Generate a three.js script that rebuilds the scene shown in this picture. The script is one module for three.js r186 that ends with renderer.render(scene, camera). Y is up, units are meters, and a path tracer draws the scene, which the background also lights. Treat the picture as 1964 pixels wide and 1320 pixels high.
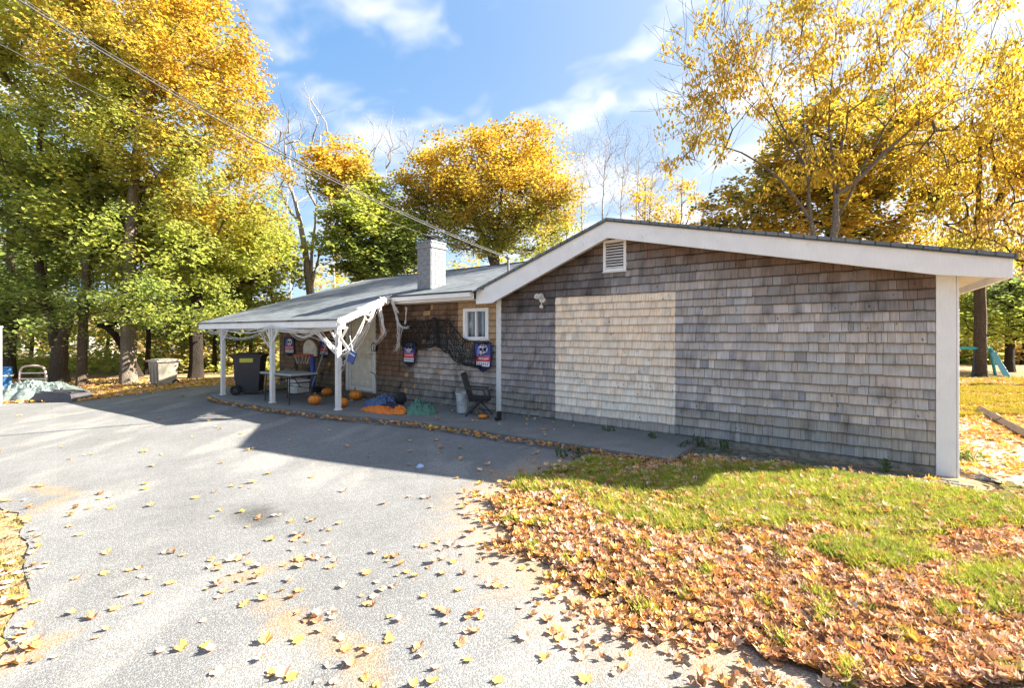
import * as THREE from 'three';
import { mergeGeometries } from 'three/addons/utils/BufferGeometryUtils.js';
import { RoundedBoxGeometry } from 'three/addons/geometries/RoundedBoxGeometry.js';
import { createNoise2D, createNoise3D } from 'simplex-noise';

// ---------------------------------------------------------------- camera, sky, sun, exposure
const FW = 1964, FH = 1320, CX = 982, HY = 640, F = 873, EYE = 1.577;
const scene = new THREE.Scene();
const camera = new THREE.PerspectiveCamera(2 * Math.atan(FH / 2 / F) * 180 / Math.PI, FW / FH, 0.05, 900);
camera.position.set(0, EYE, 0);
camera.setViewOffset(FW, FH, 0, 20, FW, FH);
const renderer = new THREE.WebGLRenderer({ antialias: true });
renderer.setSize(1024, 689);
renderer.toneMapping = THREE.LinearToneMapping;
renderer.toneMappingExposure = 5.0;
renderer.shadowMap.enabled = true;

const mulberry = (a) => () => { a |= 0; a = a + 0x6D2B79F5 | 0; let t = Math.imul(a ^ a >>> 15, 1 | a); t = t + Math.imul(t ^ t >>> 7, 61 | t) ^ t; return ((t ^ t >>> 14) >>> 0) / 4294967296; };
const n2 = createNoise2D(mulberry(11)), n3 = createNoise3D(mulberry(12));
const clamp = (x, a = 0, b = 1) => Math.min(b, Math.max(a, x));
const lerp = (a, b, t) => a + (b - a) * t;
const sstep = (a, b, x) => { const t = clamp((x - a) / (b - a)); return t * t * (3 - 2 * t); };
const mixc = (a, b, t) => [lerp(a[0], b[0], t), lerp(a[1], b[1], t), lerp(a[2], b[2], t)];
const fbm2 = (x, y, o = 4) => { let s = 0, a = 0.5; for (let i = 0; i < o; i++) { s += a * n2(x, y); x = x * 2.03 + 7.1; y = y * 2.03 + 3.7; a *= 0.5; } return s; };
const fbm3 = (x, y, z, o = 4) => { let s = 0, a = 0.5; for (let i = 0; i < o; i++) { s += a * n3(x, y, z); x = x * 2.03 + 7.1; y = y * 2.03 + 3.7; z = z * 2.03 + 1.3; a *= 0.5; } return s; };

const SUN = new THREE.Vector3(1.58, 1.0, -0.11).normalize();
{
  const W = 2048, H = 1024, d = new Float32Array(W * H * 4), K = 0.26;
  for (let j = 0; j < H; j++) for (let i = 0; i < W; i++) {
    const el = ((j + 0.5) / H - 0.5) * Math.PI, az = ((i + 0.5) / W - 0.5) * 2 * Math.PI;
    const y = Math.sin(el), x = Math.cos(el) * Math.cos(az), z = Math.cos(el) * Math.sin(az), up = Math.max(y, 0);
    let c = mixc([0.58, 0.78, 1.0], [0.13, 0.34, 0.69], Math.pow(sstep(-0.05, 0.62, up), 0.75));
    c = mixc(c, [0.10, 0.29, 0.62], sstep(0.55, 1.0, up));
    const cs = x * SUN.x + y * SUN.y + z * SUN.z, ang = Math.acos(clamp(cs, -1, 1)) * 180 / Math.PI;
    const glow = Math.exp(-ang * ang / (2 * 36 * 36)) * 1.0 + Math.exp(-ang / 9) * 1.2;
    c = [c[0] + glow * 0.95, c[1] + glow * 0.75, c[2] + glow * 0.5];
    // wind-drawn cirrus and low cumulus on a flat layer
    const h = up + 0.20, px = x / h, pz = z / h;
    const wx = px + 0.10 * fbm2(px * 1.6 + 3, pz * 1.6, 4), wz = pz + 0.10 * fbm2(px * 1.6 - 8, pz * 1.6 + 5, 4);
    const a = wx * 0.83 + wz * 0.56, b = -wx * 0.56 + wz * 0.83, soft = 0.5 + 0.5 * fbm2(a * 3.1, b * 7.5 + 2, 5);
    const big = fbm2(wx * 0.9 + 11.3, wz * 0.9 - 2.2, 3);
    let dens = sstep(0.0, 0.75, fbm2(a * 1.5 + 1.7, b * 2.6 + 4.3, 7) + 0.55 * big - 0.03) * (0.30 + 0.75 * soft);
    const low = fbm2(a * 1.3 + 20, b * 1.7 - 6, 7) + 0.34 - Math.abs(up - 0.34) * 1.5;
    dens = Math.max(dens, sstep(0.04, 0.72, low) * (0.40 + 0.7 * soft));
    dens = clamp(dens) * sstep(-0.02, 0.05, y);
    const cloud = 0.98 + glow * 0.6;
    c = mixc(c, [cloud, cloud, cloud * 1.02], dens * 0.92);
    if (y < 0) c = [0.34, 0.33, 0.30];
    const o = (j * W + i) * 4;
    d[o] = c[0] * K; d[o + 1] = c[1] * K; d[o + 2] = c[2] * K; d[o + 3] = 1;
  }
  const t = new THREE.DataTexture(d, W, H, THREE.RGBAFormat, THREE.FloatType);
  t.mapping = THREE.EquirectangularReflectionMapping; t.magFilter = t.minFilter = THREE.LinearFilter; t.needsUpdate = true;
  scene.background = t; scene.environment = t;
}
const sun = new THREE.DirectionalLight(new THREE.Color().setRGB(1.0, 0.93, 0.80), 5.0);
sun.position.copy(SUN).multiplyScalar(60); sun.target.position.set(0, 0, -8);
sun.position.add(sun.target.position);
sun.castShadow = true; sun.shadow.radius = 1.2; sun.shadow.mapSize.set(4096, 4096);
Object.assign(sun.shadow.camera, { left: -30, right: 30, top: 30, bottom: -30, near: 1, far: 140 });
scene.add(sun, sun.target);

// ---------------------------------------------------------------- frames of reference
const PHI = 35.8 * Math.PI / 180, CO = Math.cos(PHI), SI = Math.sin(PHI), OX = -0.275, OZ = -8.89, TURN = -PHI;
const toLocal = (x, z) => [CO * (x - OX) + SI * (z - OZ), -SI * (x - OX) + CO * (z - OZ)];
const toWorld = (lx, y, lz) => new THREE.Vector3(OX + CO * lx - SI * lz, y, OZ + SI * lx + CO * lz);
const ray = (px, py) => new THREE.Vector3((px - CX) / F, -(py - HY) / F, -1);
const at = (px, py, Z) => ray(px, py).multiplyScalar(Z).add(camera.position);
const pxOf = (p) => [CX + F * p.x / -p.z, HY - F * (p.y - EYE) / -p.z];
function onWall(px, py, lz) {            // where the sight line meets the house's plane z = lz: [x, y] in the house's axes
  const r = ray(px, py), a = toLocal(0, 0), b = toLocal(r.x, r.z), t = (lz - a[1]) / (b[1] - a[1]);
  return [a[0] + (b[0] - a[0]) * t, EYE + r.y * t];
}
function gh(x, z) {                      // height of the ground
  const [lx, lz] = toLocal(x, z), d = clamp(lz - 1.5, 0, 6), k = lerp(0.052, 0.034, sstep(0.5, 4, lx));
  let y = -0.03 - k * d;
  y += 0.012 * n2(x * 0.35, z * 0.35);
  const far = Math.hypot(x, z);
  if (far > 30) y -= (far - 30) * 0.03 * sstep(30, 60, far);
  return y;
}
const lawnLift = (x, z) => 0.03 + 0.03 * sstep(0, 1, 0.5 + n2(x * 0.8, z * 0.8) * 0.5);
function gp(px, py, level) {             // where the sight line meets the ground (or the level given)
  const r = ray(px, py); let t = EYE / -r.y;
  for (let i = 0; i < 12; i++) t = (EYE - (level ?? gh(r.x * t, r.z * t))) / -r.y;
  return new THREE.Vector3(r.x * t, EYE + r.y * t, r.z * t);
}

// ---------------------------------------------------------------- textures and materials
function tex(w, h, fn, rx = 1, ry = 1, srgb = true) {
  const d = new Uint8Array(w * h * 4);
  for (let j = 0; j < h; j++) for (let i = 0; i < w; i++) {
    let c = fn(i / w, j / h, i, j); if (typeof c === 'number') c = [c, c, c];
    for (let k = 0; k < 3; k++) { let v = clamp(c[k]); if (srgb) v = v <= 0.0031308 ? v * 12.92 : 1.055 * Math.pow(v, 1 / 2.4) - 0.055; d[(j * w + i) * 4 + k] = v * 255; }
    d[(j * w + i) * 4 + 3] = 255;
  }
  const t = new THREE.DataTexture(d, w, h); t.wrapS = t.wrapT = THREE.RepeatWrapping; t.magFilter = THREE.LinearFilter; t.minFilter = THREE.LinearMipmapLinearFilter;
  t.repeat.set(rx, ry); if (srgb) t.colorSpace = THREE.SRGBColorSpace; t.needsUpdate = true; return t;
}
const tau = Math.PI * 2, n4cache = createNoise3D(mulberry(77));
const ring = (u, f, r) => [Math.cos(u * tau) * r * f, Math.sin(u * tau) * r * f];
function tile2(u, v, fu, fv) {           // noise that repeats over the unit square
  const s = (a, b) => n2(a, b), wu = sstep(0, 1, u), wv = sstep(0, 1, v);
  return lerp(lerp(s(u * fu, v * fv), s((u - 1) * fu, v * fv), wu), lerp(s(u * fu, (v - 1) * fv), s((u - 1) * fu, (v - 1) * fv), wu), wv) * 1.25;
}
const T = {};
T.grain = tex(512, 512, (u, v) => { const g = tile2(u, v, 22, 2) * 0.5 + tile2(u, v, 60, 4) * 0.35 + tile2(u, v, 6, 5) * 0.25; const k = Math.max(0, tile2(u, v, 9, 7) - 0.85) * 2.2; return clamp(0.90 + 0.24 * g - k, 0.25, 1); });
T.grainBump = tex(512, 512, (u, v) => 0.5 + 0.3 * tile2(u, v, 70, 3) + 0.2 * tile2(u, v, 170, 8), 1, 1, false);
{
  const R = mulberry(5), n = 512, a = new Float32Array(n * n).fill(0), bb = new Float32Array(n * n);
  for (let k = 0; k < 15000; k++) {      // aggregate stones
    const x = R() * n, y = R() * n, r = 1.2 + R() * R() * 4.2, c = R();
    for (let j = Math.floor(y - r); j <= y + r; j++) for (let i = Math.floor(x - r); i <= x + r; i++) {
      const d = Math.hypot(i - x, j - y) / r; if (d > 1) continue;
      const o = ((j + n) % n) * n + (i + n) % n; a[o] = c; bb[o] = Math.sqrt(1 - d * d) * (0.6 + 0.4 * c);
    }
  }
  T.asphalt = tex(n, n, (u, v, i, j) => { const o = j * n + i, c = a[o], s = 0.54 + 0.36 * c * c + 0.10 * c; return [s * (1 + 0.05 * Math.sin(c * 40)), s, s * (1 - 0.05 * Math.sin(c * 40))].map((q) => q * (0.75 + 0.25 * bb[o])); });
  T.asphaltBump = tex(n, n, (u, v, i, j) => bb[j * n + i], 1, 1, false);
}
T.dirt = tex(512, 512, (u, v) => 0.62 + 0.2 * tile2(u, v, 8, 8) + 0.18 * tile2(u, v, 40, 40) + 0.16 * tile2(u, v, 130, 130));
T.dirtBump = tex(512, 512, (u, v) => 0.5 + 0.2 * tile2(u, v, 12, 12) + 0.2 * tile2(u, v, 50, 50) + 0.15 * tile2(u, v, 130, 130), 1, 1, false);
T.concrete = tex(512, 512, (u, v) => 0.8 + 0.1 * tile2(u, v, 3, 3) + 0.08 * tile2(u, v, 20, 20) + 0.1 * tile2(u, v, 120, 120));
T.paint = tex(512, 512, (u, v) => { let s = 0.93 + 0.05 * tile2(u, v, 3, 3) + 0.03 * tile2(u, v, 30, 6); const p = tile2(u, v, 18, 9) + 0.4 * tile2(u, v, 60, 40); if (p > 1.05) s *= 0.72; return s; });
T.bark = tex(256, 512, (u, v) => { const r = Math.abs(tile2(u, v, 14, 5)); return clamp(0.35 + 0.75 * r + 0.15 * tile2(u, v, 60, 40), 0.15, 1); });
T.barkBump = tex(256, 512, (u, v) => clamp(Math.abs(tile2(u, v, 14, 5)) * 1.2 + 0.1 * tile2(u, v, 50, 40)), 1, 1, false);
{
  const R = mulberry(9), tone = Array.from({ length: 40 * 16 }, () => 0.72 + 0.28 * R());
  T.roof = tex(1024, 512, (u, v) => { // 3.2 m by 2.24 m of asphalt shingle: 16 courses of tabs, granule speckle
    const row = Math.floor(v * 16), fv = v * 16 - row, uu = u * 20 + (row % 2) * 0.5, col = ((Math.floor(uu) % 20) + 20) % 20, fu = uu - Math.floor(uu);
    let s = tone[row * 20 + col] * (0.86 + 0.14 * tile2(u, v, 200, 140)) * (1 + 0.12 * tile2(u, v, 4, 3));
    if (fv < 0.10) s *= 0.45; if (fu < 0.035) s *= 0.6; return s * 0.9;
  });
}
T.cloth = tex(256, 256, (u, v) => 0.86 + 0.08 * Math.sin(u * tau * 64) * Math.sin(v * tau * 64) + 0.12 * tile2(u, v, 5, 5));
T.scuff = tex(256, 256, (u, v) => clamp(0.82 + 0.12 * tile2(u, v, 4, 4) + 0.1 * tile2(u, v, 30, 12)));

const lin = (r, g, b) => new THREE.Color().setRGB(r, g, b);
function mat(rgb, rough = 0.85, o = {}) {
  const m = new THREE.MeshPhysicalMaterial({ color: lin(...rgb), roughness: rough, side: THREE.DoubleSide, ...o });
  return m;
}
const M = {
  shingle: mat([1, 1, 1], 0.92, { vertexColors: true, map: T.grain, bumpMap: T.grainBump, bumpScale: 0.004, specularIntensity: 0.3 }),
  sheathing: mat([0.05, 0.04, 0.035], 0.95),
  white: mat([0.84, 0.835, 0.83], 0.6, { map: T.paint, bumpMap: T.grainBump, bumpScale: 0.001 }),
  whiteOld: mat([0.70, 0.69, 0.66], 0.75, { map: T.paint, bumpMap: T.grainBump, bumpScale: 0.0015 }),
  cream: mat([0.70, 0.65, 0.52], 0.6, { map: T.scuff }),
  roof: mat([0.235, 0.26, 0.285], 0.95, { map: T.roof, specularIntensity: 0.3 }),
  roofEdge: mat([0.10, 0.12, 0.13], 0.95),
  soffit: mat([0.66, 0.60, 0.50], 0.8, { map: T.paint }),
  rawWood: mat([0.30, 0.19, 0.11], 0.85, { map: T.grain }),
  oldWood: mat([0.16, 0.11, 0.075], 0.9, { map: T.grain, bumpMap: T.grainBump, bumpScale: 0.003 }),
  concrete: mat([0.24, 0.24, 0.235], 0.92, { map: T.concrete, bumpMap: T.dirtBump, bumpScale: 0.003, vertexColors: true }),
  foundation: mat([0.42, 0.38, 0.31], 0.95, { map: T.dirt, bumpMap: T.dirtBump, bumpScale: 0.006 }),
  asphalt: mat([1, 1, 1], 0.93, { map: T.asphalt, bumpMap: T.asphaltBump, bumpScale: 0.0018, vertexColors: true, specularIntensity: 0.35 }),
  ground: mat([1, 1, 1], 0.98, { map: T.dirt, bumpMap: T.dirtBump, bumpScale: 0.02, vertexColors: true, specularIntensity: 0.1 }),
  black: mat([0.018, 0.018, 0.02], 0.55), blackMatte: mat([0.015, 0.015, 0.016], 0.9), darkInside: mat([0.02, 0.022, 0.025], 0.9),
  steel: mat([0.5, 0.5, 0.5], 0.4, { metalness: 0.8 }), greyMetal: mat([0.16, 0.165, 0.17], 0.6, { metalness: 0.3 }),
  glass: mat([1, 1, 1], 0.03, { transmission: 1, thickness: 0, ior: 1.5 }),
  web: mat([0.82, 0.80, 0.78], 0.95, { transmission: 0.3, thickness: 0 }),
  bark: mat([0.20, 0.155, 0.12], 0.95, { map: T.bark, bumpMap: T.barkBump, bumpScale: 0.02, specularIntensity: 0.15 }),
  barkPale: mat([0.36, 0.30, 0.24], 0.95, { map: T.bark, bumpMap: T.barkBump, bumpScale: 0.02, specularIntensity: 0.15 }),
  barkGrey: mat([0.55, 0.50, 0.46], 0.95, { map: T.bark, bumpMap: T.barkBump, bumpScale: 0.015, specularIntensity: 0.15 }),
  barkDark: mat([0.075, 0.06, 0.05], 0.95, { map: T.bark, bumpMap: T.barkBump, bumpScale: 0.02, specularIntensity: 0.15 }),
  leaf: mat([1, 1, 1], 1, { transmission: 0.58, thickness: 0, specularIntensity: 0.35 }),
  litter: mat([1, 1, 1], 1, { transmission: 0.25, thickness: 0, specularIntensity: 0.3, vertexColors: true }),
  blade: mat([1, 1, 1], 1, { transmission: 0.4, thickness: 0, specularIntensity: 0.3 }),
  wire: mat([0.10, 0.10, 0.10], 0.7),
};

// ---------------------------------------------------------------- naming and small builders
const used = new Map();
const numbered = (n) => { const k = used.get(n) ?? 0; used.set(n, k + 1); return k ? `${n}_${String(k).padStart(3, '0')}` : n; };
function tag(o, label, category, group, kind) { o.userData = {}; if (label) o.userData.label = label; if (category) o.userData.category = category; if (group) o.userData.group = group; if (kind) o.userData.kind = kind; return o; }
function thing(name, label, category, pos, turn = 0, group) { const o = new THREE.Group(); o.name = numbered(name); if (pos) o.position.copy(pos); o.rotation.y = turn; tag(o, label, category, group); scene.add(o); return o; }
function part(name, geo, m, parent, label) { const o = new THREE.Mesh(Array.isArray(geo) ? join(geo) : geo, m); o.name = numbered(name); o.castShadow = o.receiveShadow = true; if (label) o.userData.label = label; parent.add(o); return o; }
function structure(name, geo, m, label) { const o = part(name, geo, m, scene); o.userData.kind = 'structure'; if (label) o.userData.label = label; return o; }
function join(list) { return mergeGeometries(list.map((g) => { g = g.index ? g.toNonIndexed() : g; for (const k of Object.keys(g.attributes)) if (!['position', 'normal', 'uv', 'color'].includes(k)) g.deleteAttribute(k); return g; })); }
function boxUV(g, s = 1) {               // uv in metres by the dominant axis
  g = g.index ? g.toNonIndexed() : g; const p = g.attributes.position, n = g.attributes.normal, uv = new Float32Array(p.count * 2);
  for (let i = 0; i < p.count; i++) {
    const ax = Math.abs(n.getX(i)), ay = Math.abs(n.getY(i)), az = Math.abs(n.getZ(i)), x = p.getX(i), y = p.getY(i), z = p.getZ(i);
    const [u, v] = ay >= ax && ay >= az ? [x, z] : ax >= az ? [z, y] : [x, y]; uv[i * 2] = u * s; uv[i * 2 + 1] = v * s;
  }
  g.setAttribute('uv', new THREE.BufferAttribute(uv, 2)); return g;
}
const box = (w, h, d, x = 0, y = 0, z = 0, r = 0.006) => boxUV((r && Math.min(w, h, d) > 2.5 * r ? new RoundedBoxGeometry(w, h, d, 1, r) : new THREE.BoxGeometry(w, h, d)).translate(x, y, z));
const span = (x0, x1, y0, y1, z0, z1, r) => box(x1 - x0, y1 - y0, z1 - z0, (x0 + x1) / 2, (y0 + y1) / 2, (z0 + z1) / 2, r);
function bar(a, b, w, d = w, up) {       // a bar of section w by d from a to b
  const v = new THREE.Vector3().subVectors(b, a), L = v.length(), g = box(w, L, d, 0, L / 2, 0, Math.min(w, d) * 0.12);
  return g.applyQuaternion(new THREE.Quaternion().setFromUnitVectors(new THREE.Vector3(0, 1, 0), v.normalize())).translate(a.x, a.y, a.z);
}
const V = (x, y, z) => new THREE.Vector3(x, y, z);
function rod(a, b, r, r2 = r, n = 8) { const v = V().subVectors(b, a), L = v.length(), g = new THREE.CylinderGeometry(r2, r, L, n).translate(0, L / 2, 0); return g.applyQuaternion(new THREE.Quaternion().setFromUnitVectors(V(0, 1, 0), v.normalize())).translate(a.x, a.y, a.z); }
const tube = (pts, r, seg = 24, n = 6) => new THREE.TubeGeometry(new THREE.CatmullRomCurve3(pts), seg, r, n);
function plate(pts, z0, z1) {            // a flat board: outline in x, y between two depths
  const s = new THREE.Shape(pts.map((p) => new THREE.Vector2(p[0], p[1])));
  return boxUV(new THREE.ExtrudeGeometry(s, { depth: z1 - z0 - 0.004, bevelEnabled: true, bevelThickness: 0.002, bevelSize: 0.002, bevelSegments: 1 }).translate(0, 0, z0 + 0.002));
}
function slabOf(top, th, uvf) {          // a roof slab: top corners (x, y, z), triangulated in plan, th thick
  const c = top.map((p) => new THREE.Vector2(p[0], p[2])); const tri = THREE.ShapeUtils.triangulateShape(c, []);
  const P = [], U = [], push = (p, dy) => { P.push(p[0], p[1] + dy, p[2]); const q = uvf(p); U.push(q[0], q[1]); };
  for (let [a, b, d] of tri) {
    const A = V(...top[a]), n = V(...top[b]).sub(A).cross(V(...top[d]).sub(A)); if (n.y < 0) [b, d] = [d, b];
    push(top[a], 0); push(top[b], 0); push(top[d], 0); push(top[a], -th); push(top[d], -th); push(top[b], -th);
  }
  for (let i = 0; i < top.length; i++) { const a = top[i], b = top[(i + 1) % top.length]; push(a, 0); push(b, 0); push(b, -th); push(a, 0); push(b, -th); push(a, -th); }
  const g = new THREE.BufferGeometry(); g.setAttribute('position', new THREE.Float32BufferAttribute(P, 3)); g.setAttribute('uv', new THREE.Float32BufferAttribute(U, 2)); g.computeVertexNormals(); return g;
}
function paintVerts(g, fn) { const p = g.attributes.position, c = new Float32Array(p.count * 3); for (let i = 0; i < p.count; i++) c.set(fn(p.getX(i), p.getY(i), p.getZ(i)), i * 3); g.setAttribute('color', new THREE.BufferAttribute(c, 3)); return g; }

// ---------------------------------------------------------------- ground, driveway, lawn, paths
function clipCell(poly, x0, x1, z0, z1) {
  let p = poly;
  for (const [ax, v, sgn] of [[0, x0, 1], [0, x1, -1], [1, z0, 1], [1, z1, -1]]) {
    const q = [];
    for (let i = 0; i < p.length; i++) {
      const a = p[i], b = p[(i + 1) % p.length], da = (a[ax] - v) * sgn, db = (b[ax] - v) * sgn;
      if (da >= 0) q.push(a);
      if ((da >= 0) !== (db >= 0)) { const t = da / (da - db); q.push([lerp(a[0], b[0], t), lerp(a[1], b[1], t)]); }
    }
    p = q; if (!p.length) return p;
  }
  return p;
}
const inside = (poly, x, z) => { let r = false; for (let i = 0, j = poly.length - 1; i < poly.length; j = i++) { const [xi, zi] = poly[i], [xj, zj] = poly[j]; if ((zi > z) !== (zj > z) && x < (xj - xi) * (z - zi) / (zj - zi) + xi) r = !r; } return r; };
function ragged(poly, step, amp, seed) {
  const out = [];
  poly.forEach((a, i) => {
    const b = poly[(i + 1) % poly.length], L = Math.hypot(b[0] - a[0], b[1] - a[1]), n = Math.max(1, Math.round(Math.min(L, 14) / step));
    for (let k = 0; k < n; k++) { const t = k / n, x = lerp(a[0], b[0], t), z = lerp(a[1], b[1], t); out.push([x + amp * fbm2(x * 2 + seed, z * 2, 3), z + amp * fbm2(x * 2, z * 2 + seed, 3)]); }
  });
  return out;
}
function sheet(poly, cell, yf, color, uvs) {
  const xs = poly.map((p) => p[0]), zs = poly.map((p) => p[1]), x0 = Math.min(...xs), x1 = Math.max(...xs), z0 = Math.min(...zs), z1 = Math.max(...zs);
  const P = [], C = [], U = [], I = [], memo = new Map();
  const vert = (x, z) => { const k = x.toFixed(4) + ',' + z.toFixed(4); let i = memo.get(k); if (i === undefined) { i = P.length / 3; memo.set(k, i); P.push(x, yf(x, z), z); C.push(...color(x, z)); U.push(x * uvs, z * uvs); } return i; };
  for (let z = z0; z < z1; z += cell) for (let x = x0; x < x1; x += cell) {
    const c = clipCell(poly, x, x + cell, z, z + cell); if (c.length < 3) continue;
    const tri = c.length === 4 ? [[0, 1, 2], [0, 2, 3]] : THREE.ShapeUtils.triangulateShape(c.map((p) => new THREE.Vector2(p[0], p[1])), []);
    for (const t of tri) { const [a, b, d] = t.map((k) => c[k]), ar = (b[0] - a[0]) * (d[1] - a[1]) - (b[1] - a[1]) * (d[0] - a[0]); if (Math.abs(ar) < 1e-9) continue; const ids = [vert(...a), vert(...b), vert(...d)]; if (ar > 0) ids.reverse(); I.push(...ids); }
  }
  const g = new THREE.BufferGeometry(); g.setAttribute('position', new THREE.Float32BufferAttribute(P, 3)); g.setAttribute('color', new THREE.Float32BufferAttribute(C, 3)); g.setAttribute('uv', new THREE.Float32BufferAttribute(U, 2)); g.setIndex(I); g.computeVertexNormals(); return g;
}
const fromPx = (list) => list.map(([x, y]) => { const p = gp(x, y); return [p.x, p.z]; });

{ // one sheet to the horizon, fine near the house and coarse far off
  const steps = [-420, -250, -160, -100, -70, -50, -40, -34]; for (let v = -30; v <= 14; v += 0.4) steps.push(v); steps.push(18, 25, 40, 70, 140, 300);
  const xsAt = [-420, -250, -150, -90, -60, -45, -36]; for (let v = -30; v <= 30; v += 0.4) xsAt.push(v); xsAt.push(36, 45, 60, 90, 150, 250, 420);
  const P = [], C = [], U = [], I = [];
  for (const z of steps) for (const x of xsAt) {
    P.push(x, gh(x, z) - 0.004, z); U.push(x * 0.5, z * 0.5);
    const f = 0.5 + 0.5 * fbm2(x * 0.25, z * 0.25, 3); C.push(...mixc([0.46, 0.32, 0.17], [0.56, 0.42, 0.25], f));
  }
  const n = xsAt.length; for (let j = 0; j < steps.length - 1; j++) for (let i = 0; i < n - 1; i++) { const a = j * n + i; I.push(a, a + n, a + 1, a + 1, a + n, a + n + 1); }
  const g = new THREE.BufferGeometry(); g.setAttribute('position', new THREE.Float32BufferAttribute(P, 3)); g.setAttribute('color', new THREE.Float32BufferAttribute(C, 3)); g.setAttribute('uv', new THREE.Float32BufferAttribute(U, 2)); g.setIndex(I); g.computeVertexNormals();
  structure('ground', g, M.ground);
}
const wp = (lx, lz) => { const p = toWorld(lx, 0, lz); return [p.x, p.z]; };
const lawnEdgePx = [[1290, 882], [1180, 880], [1060, 905], [985, 928], [945, 965], [950, 1010], [1000, 1052], [1075, 1100], [1180, 1162], [1310, 1212], [1480, 1262], [1660, 1325]];
const lawnEdge = fromPx(lawnEdgePx);
const edgeDist = (x, z) => { let e = 9; for (let i = 0; i < lawnEdge.length - 1; i++) { const [ax, az] = lawnEdge[i], [bx, bz] = lawnEdge[i + 1], t = clamp(((x - ax) * (bx - ax) + (z - az) * (bz - az)) / ((bx - ax) ** 2 + (bz - az) ** 2)); e = Math.min(e, Math.hypot(ax + (bx - ax) * t - x, az + (bz - az) * t - z)); } return e; };
const drivePoly = ragged([...lawnEdge.map(([x, z], i) => i < 4 ? [x + 0.3, z + 0.25] : [x + 0.4, z - 0.2]), [2.3, -1.4], [2.6, 0.5], [2.5, 6], [-3.0, 6], ...fromPx([[-260, 1560], [-20, 1290], [10, 1225], [45, 1140], [58, 1060], [42, 1000], [0, 972], [-300, 960], [-900, 930], [-900, 790], [-200, 780], [0, 775], [170, 769], [300, 752], [415, 741]]), wp(-8.6, 0.3), wp(-8.2, 1.2), wp(2.1, 0.55)], 0.16, 0.10, 3);
const seams = [[0.16, [[950, 1020], [1050, 1105], [1200, 1185], [1330, 1250], [1420, 1310]]], [0.10, [[430, 1110], [500, 1102], [550, 1082]]], [0.12, [[525, 1160], [560, 1200], [640, 1226], [690, 1258], [705, 1318]]], [0.14, [[0, 1290], [60, 1255], [110, 1230]]], [0.10, [[60, 985], [140, 950], [60, 935]]]].map(([w, l]) => [w, fromPx(l)]);
const driveTone = (x, z) => {
  const [px, py] = pxOf(V(x, gh(x, z), z));
  let s = 0.325 * (1 + 0.20 * fbm2(x * 0.5, z * 0.5, 4) + 0.12 * fbm2(x * 3, z * 3, 3)), c = [s * 1.0, s * 1.0, s * 1.0];
  const dust = sstep(0.12, 0.5, fbm2(x * 0.9 + 4, z * 0.35 + 9, 4) + 0.04); c = mixc(c, [0.60, 0.57, 0.52], dust * 0.38);
  const edge = edgeDist(x, z);
  c = mixc(c, [0.60, 0.45, 0.30], sstep(0.75, 0.05, edge + 0.35 * fbm2(x * 3, z * 3, 3)) * 0.65);
  for (const [w, line] of seams) for (let k = 0; k < line.length - 1; k++) { const [ax, az] = line[k], [bx, bz] = line[k + 1], t = clamp(((x - ax) * (bx - ax) + (z - az) * (bz - az)) / ((bx - ax) ** 2 + (bz - az) ** 2)), d = Math.hypot(ax + (bx - ax) * t - x, az + (bz - az) * t - z) + 0.09 * fbm2(x * 4, z * 4, 3); c = mixc(c, [0.52, 0.38, 0.24], sstep(w, w * 0.2, d) * 0.75); }
  const oil = Math.hypot((px - 490) / 60, (py - 990) / 26); c = mixc(c, [0.06, 0.06, 0.055], sstep(1.1, 0.3, oil + 0.35 * fbm2(x * 5, z * 5, 2)) * 0.6);
  return c;
};
const driveway = structure('driveway', sheet(drivePoly, 0.09, (x, z) => gh(x, z) + 0.006, driveTone, 1.6), M.asphalt);
const lawnPoly = ragged([...lawnEdge, [1.6, -1.2], [1.9, 0.5], [2.2, 6], [14, 6], [16, -5], ...fromPx([[1964, 945], [1880, 918]]), wp(6.75, 0.1), wp(6.62, 0.75), wp(2.5, 1.0)], 0.09, 0.16, 8);
const green = (x, z) => { // how much grass shows among the leaves
  const [px, py] = pxOf(V(x, gh(x, z), z)); let g = 0;
  for (const [cx, cy, rx, ry, w] of [[1500, 945, 330, 38, 1], [1800, 965, 260, 50, 1], [1120, 905, 90, 18, 0.8], [1080, 940, 100, 18, 0.5], [1420, 1005, 240, 28, 0.75], [1680, 1085, 110, 30, 1], [1870, 1000, 140, 34, 1], [1880, 1140, 70, 22, 0.9], [1230, 975, 110, 18, 0.45], [1330, 1030, 90, 16, 0.5], [1960, 1170, 60, 40, 0.5], [1740, 1030, 130, 20, 0.6]]) {
    const d = Math.hypot((px - cx) / rx, (py - cy) / ry); g = Math.max(g, w * sstep(1.25, 0.55, d + 0.45 * fbm2(x * 2.2, z * 2.2, 3)));
  }
  return g;
};
const lawnY = (x, z) => gh(x, z) + 0.015 + lawnLift(x, z) * 0.9 * sstep(0.05, 0.8, edgeDist(x, z));
const lawn = structure('lawn', sheet(lawnPoly, 0.2, lawnY, (x, z) => { const g = green(x, z), f = 0.5 + 0.5 * fbm2(x * 2, z * 2, 3); return mixc(mixc([0.30, 0.18, 0.10], [0.46, 0.29, 0.17], f), [0.20, 0.22, 0.035], g * 0.9); }, 1.3), M.ground);
const backYard = ragged([...fromPx([[1964, 945], [1900, 920]]), wp(6.9, -0.2), wp(6.9, -8), wp(5, -14), wp(28, -14), [26, -6], [16, -5]], 0.4, 0.1, 21);
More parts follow.
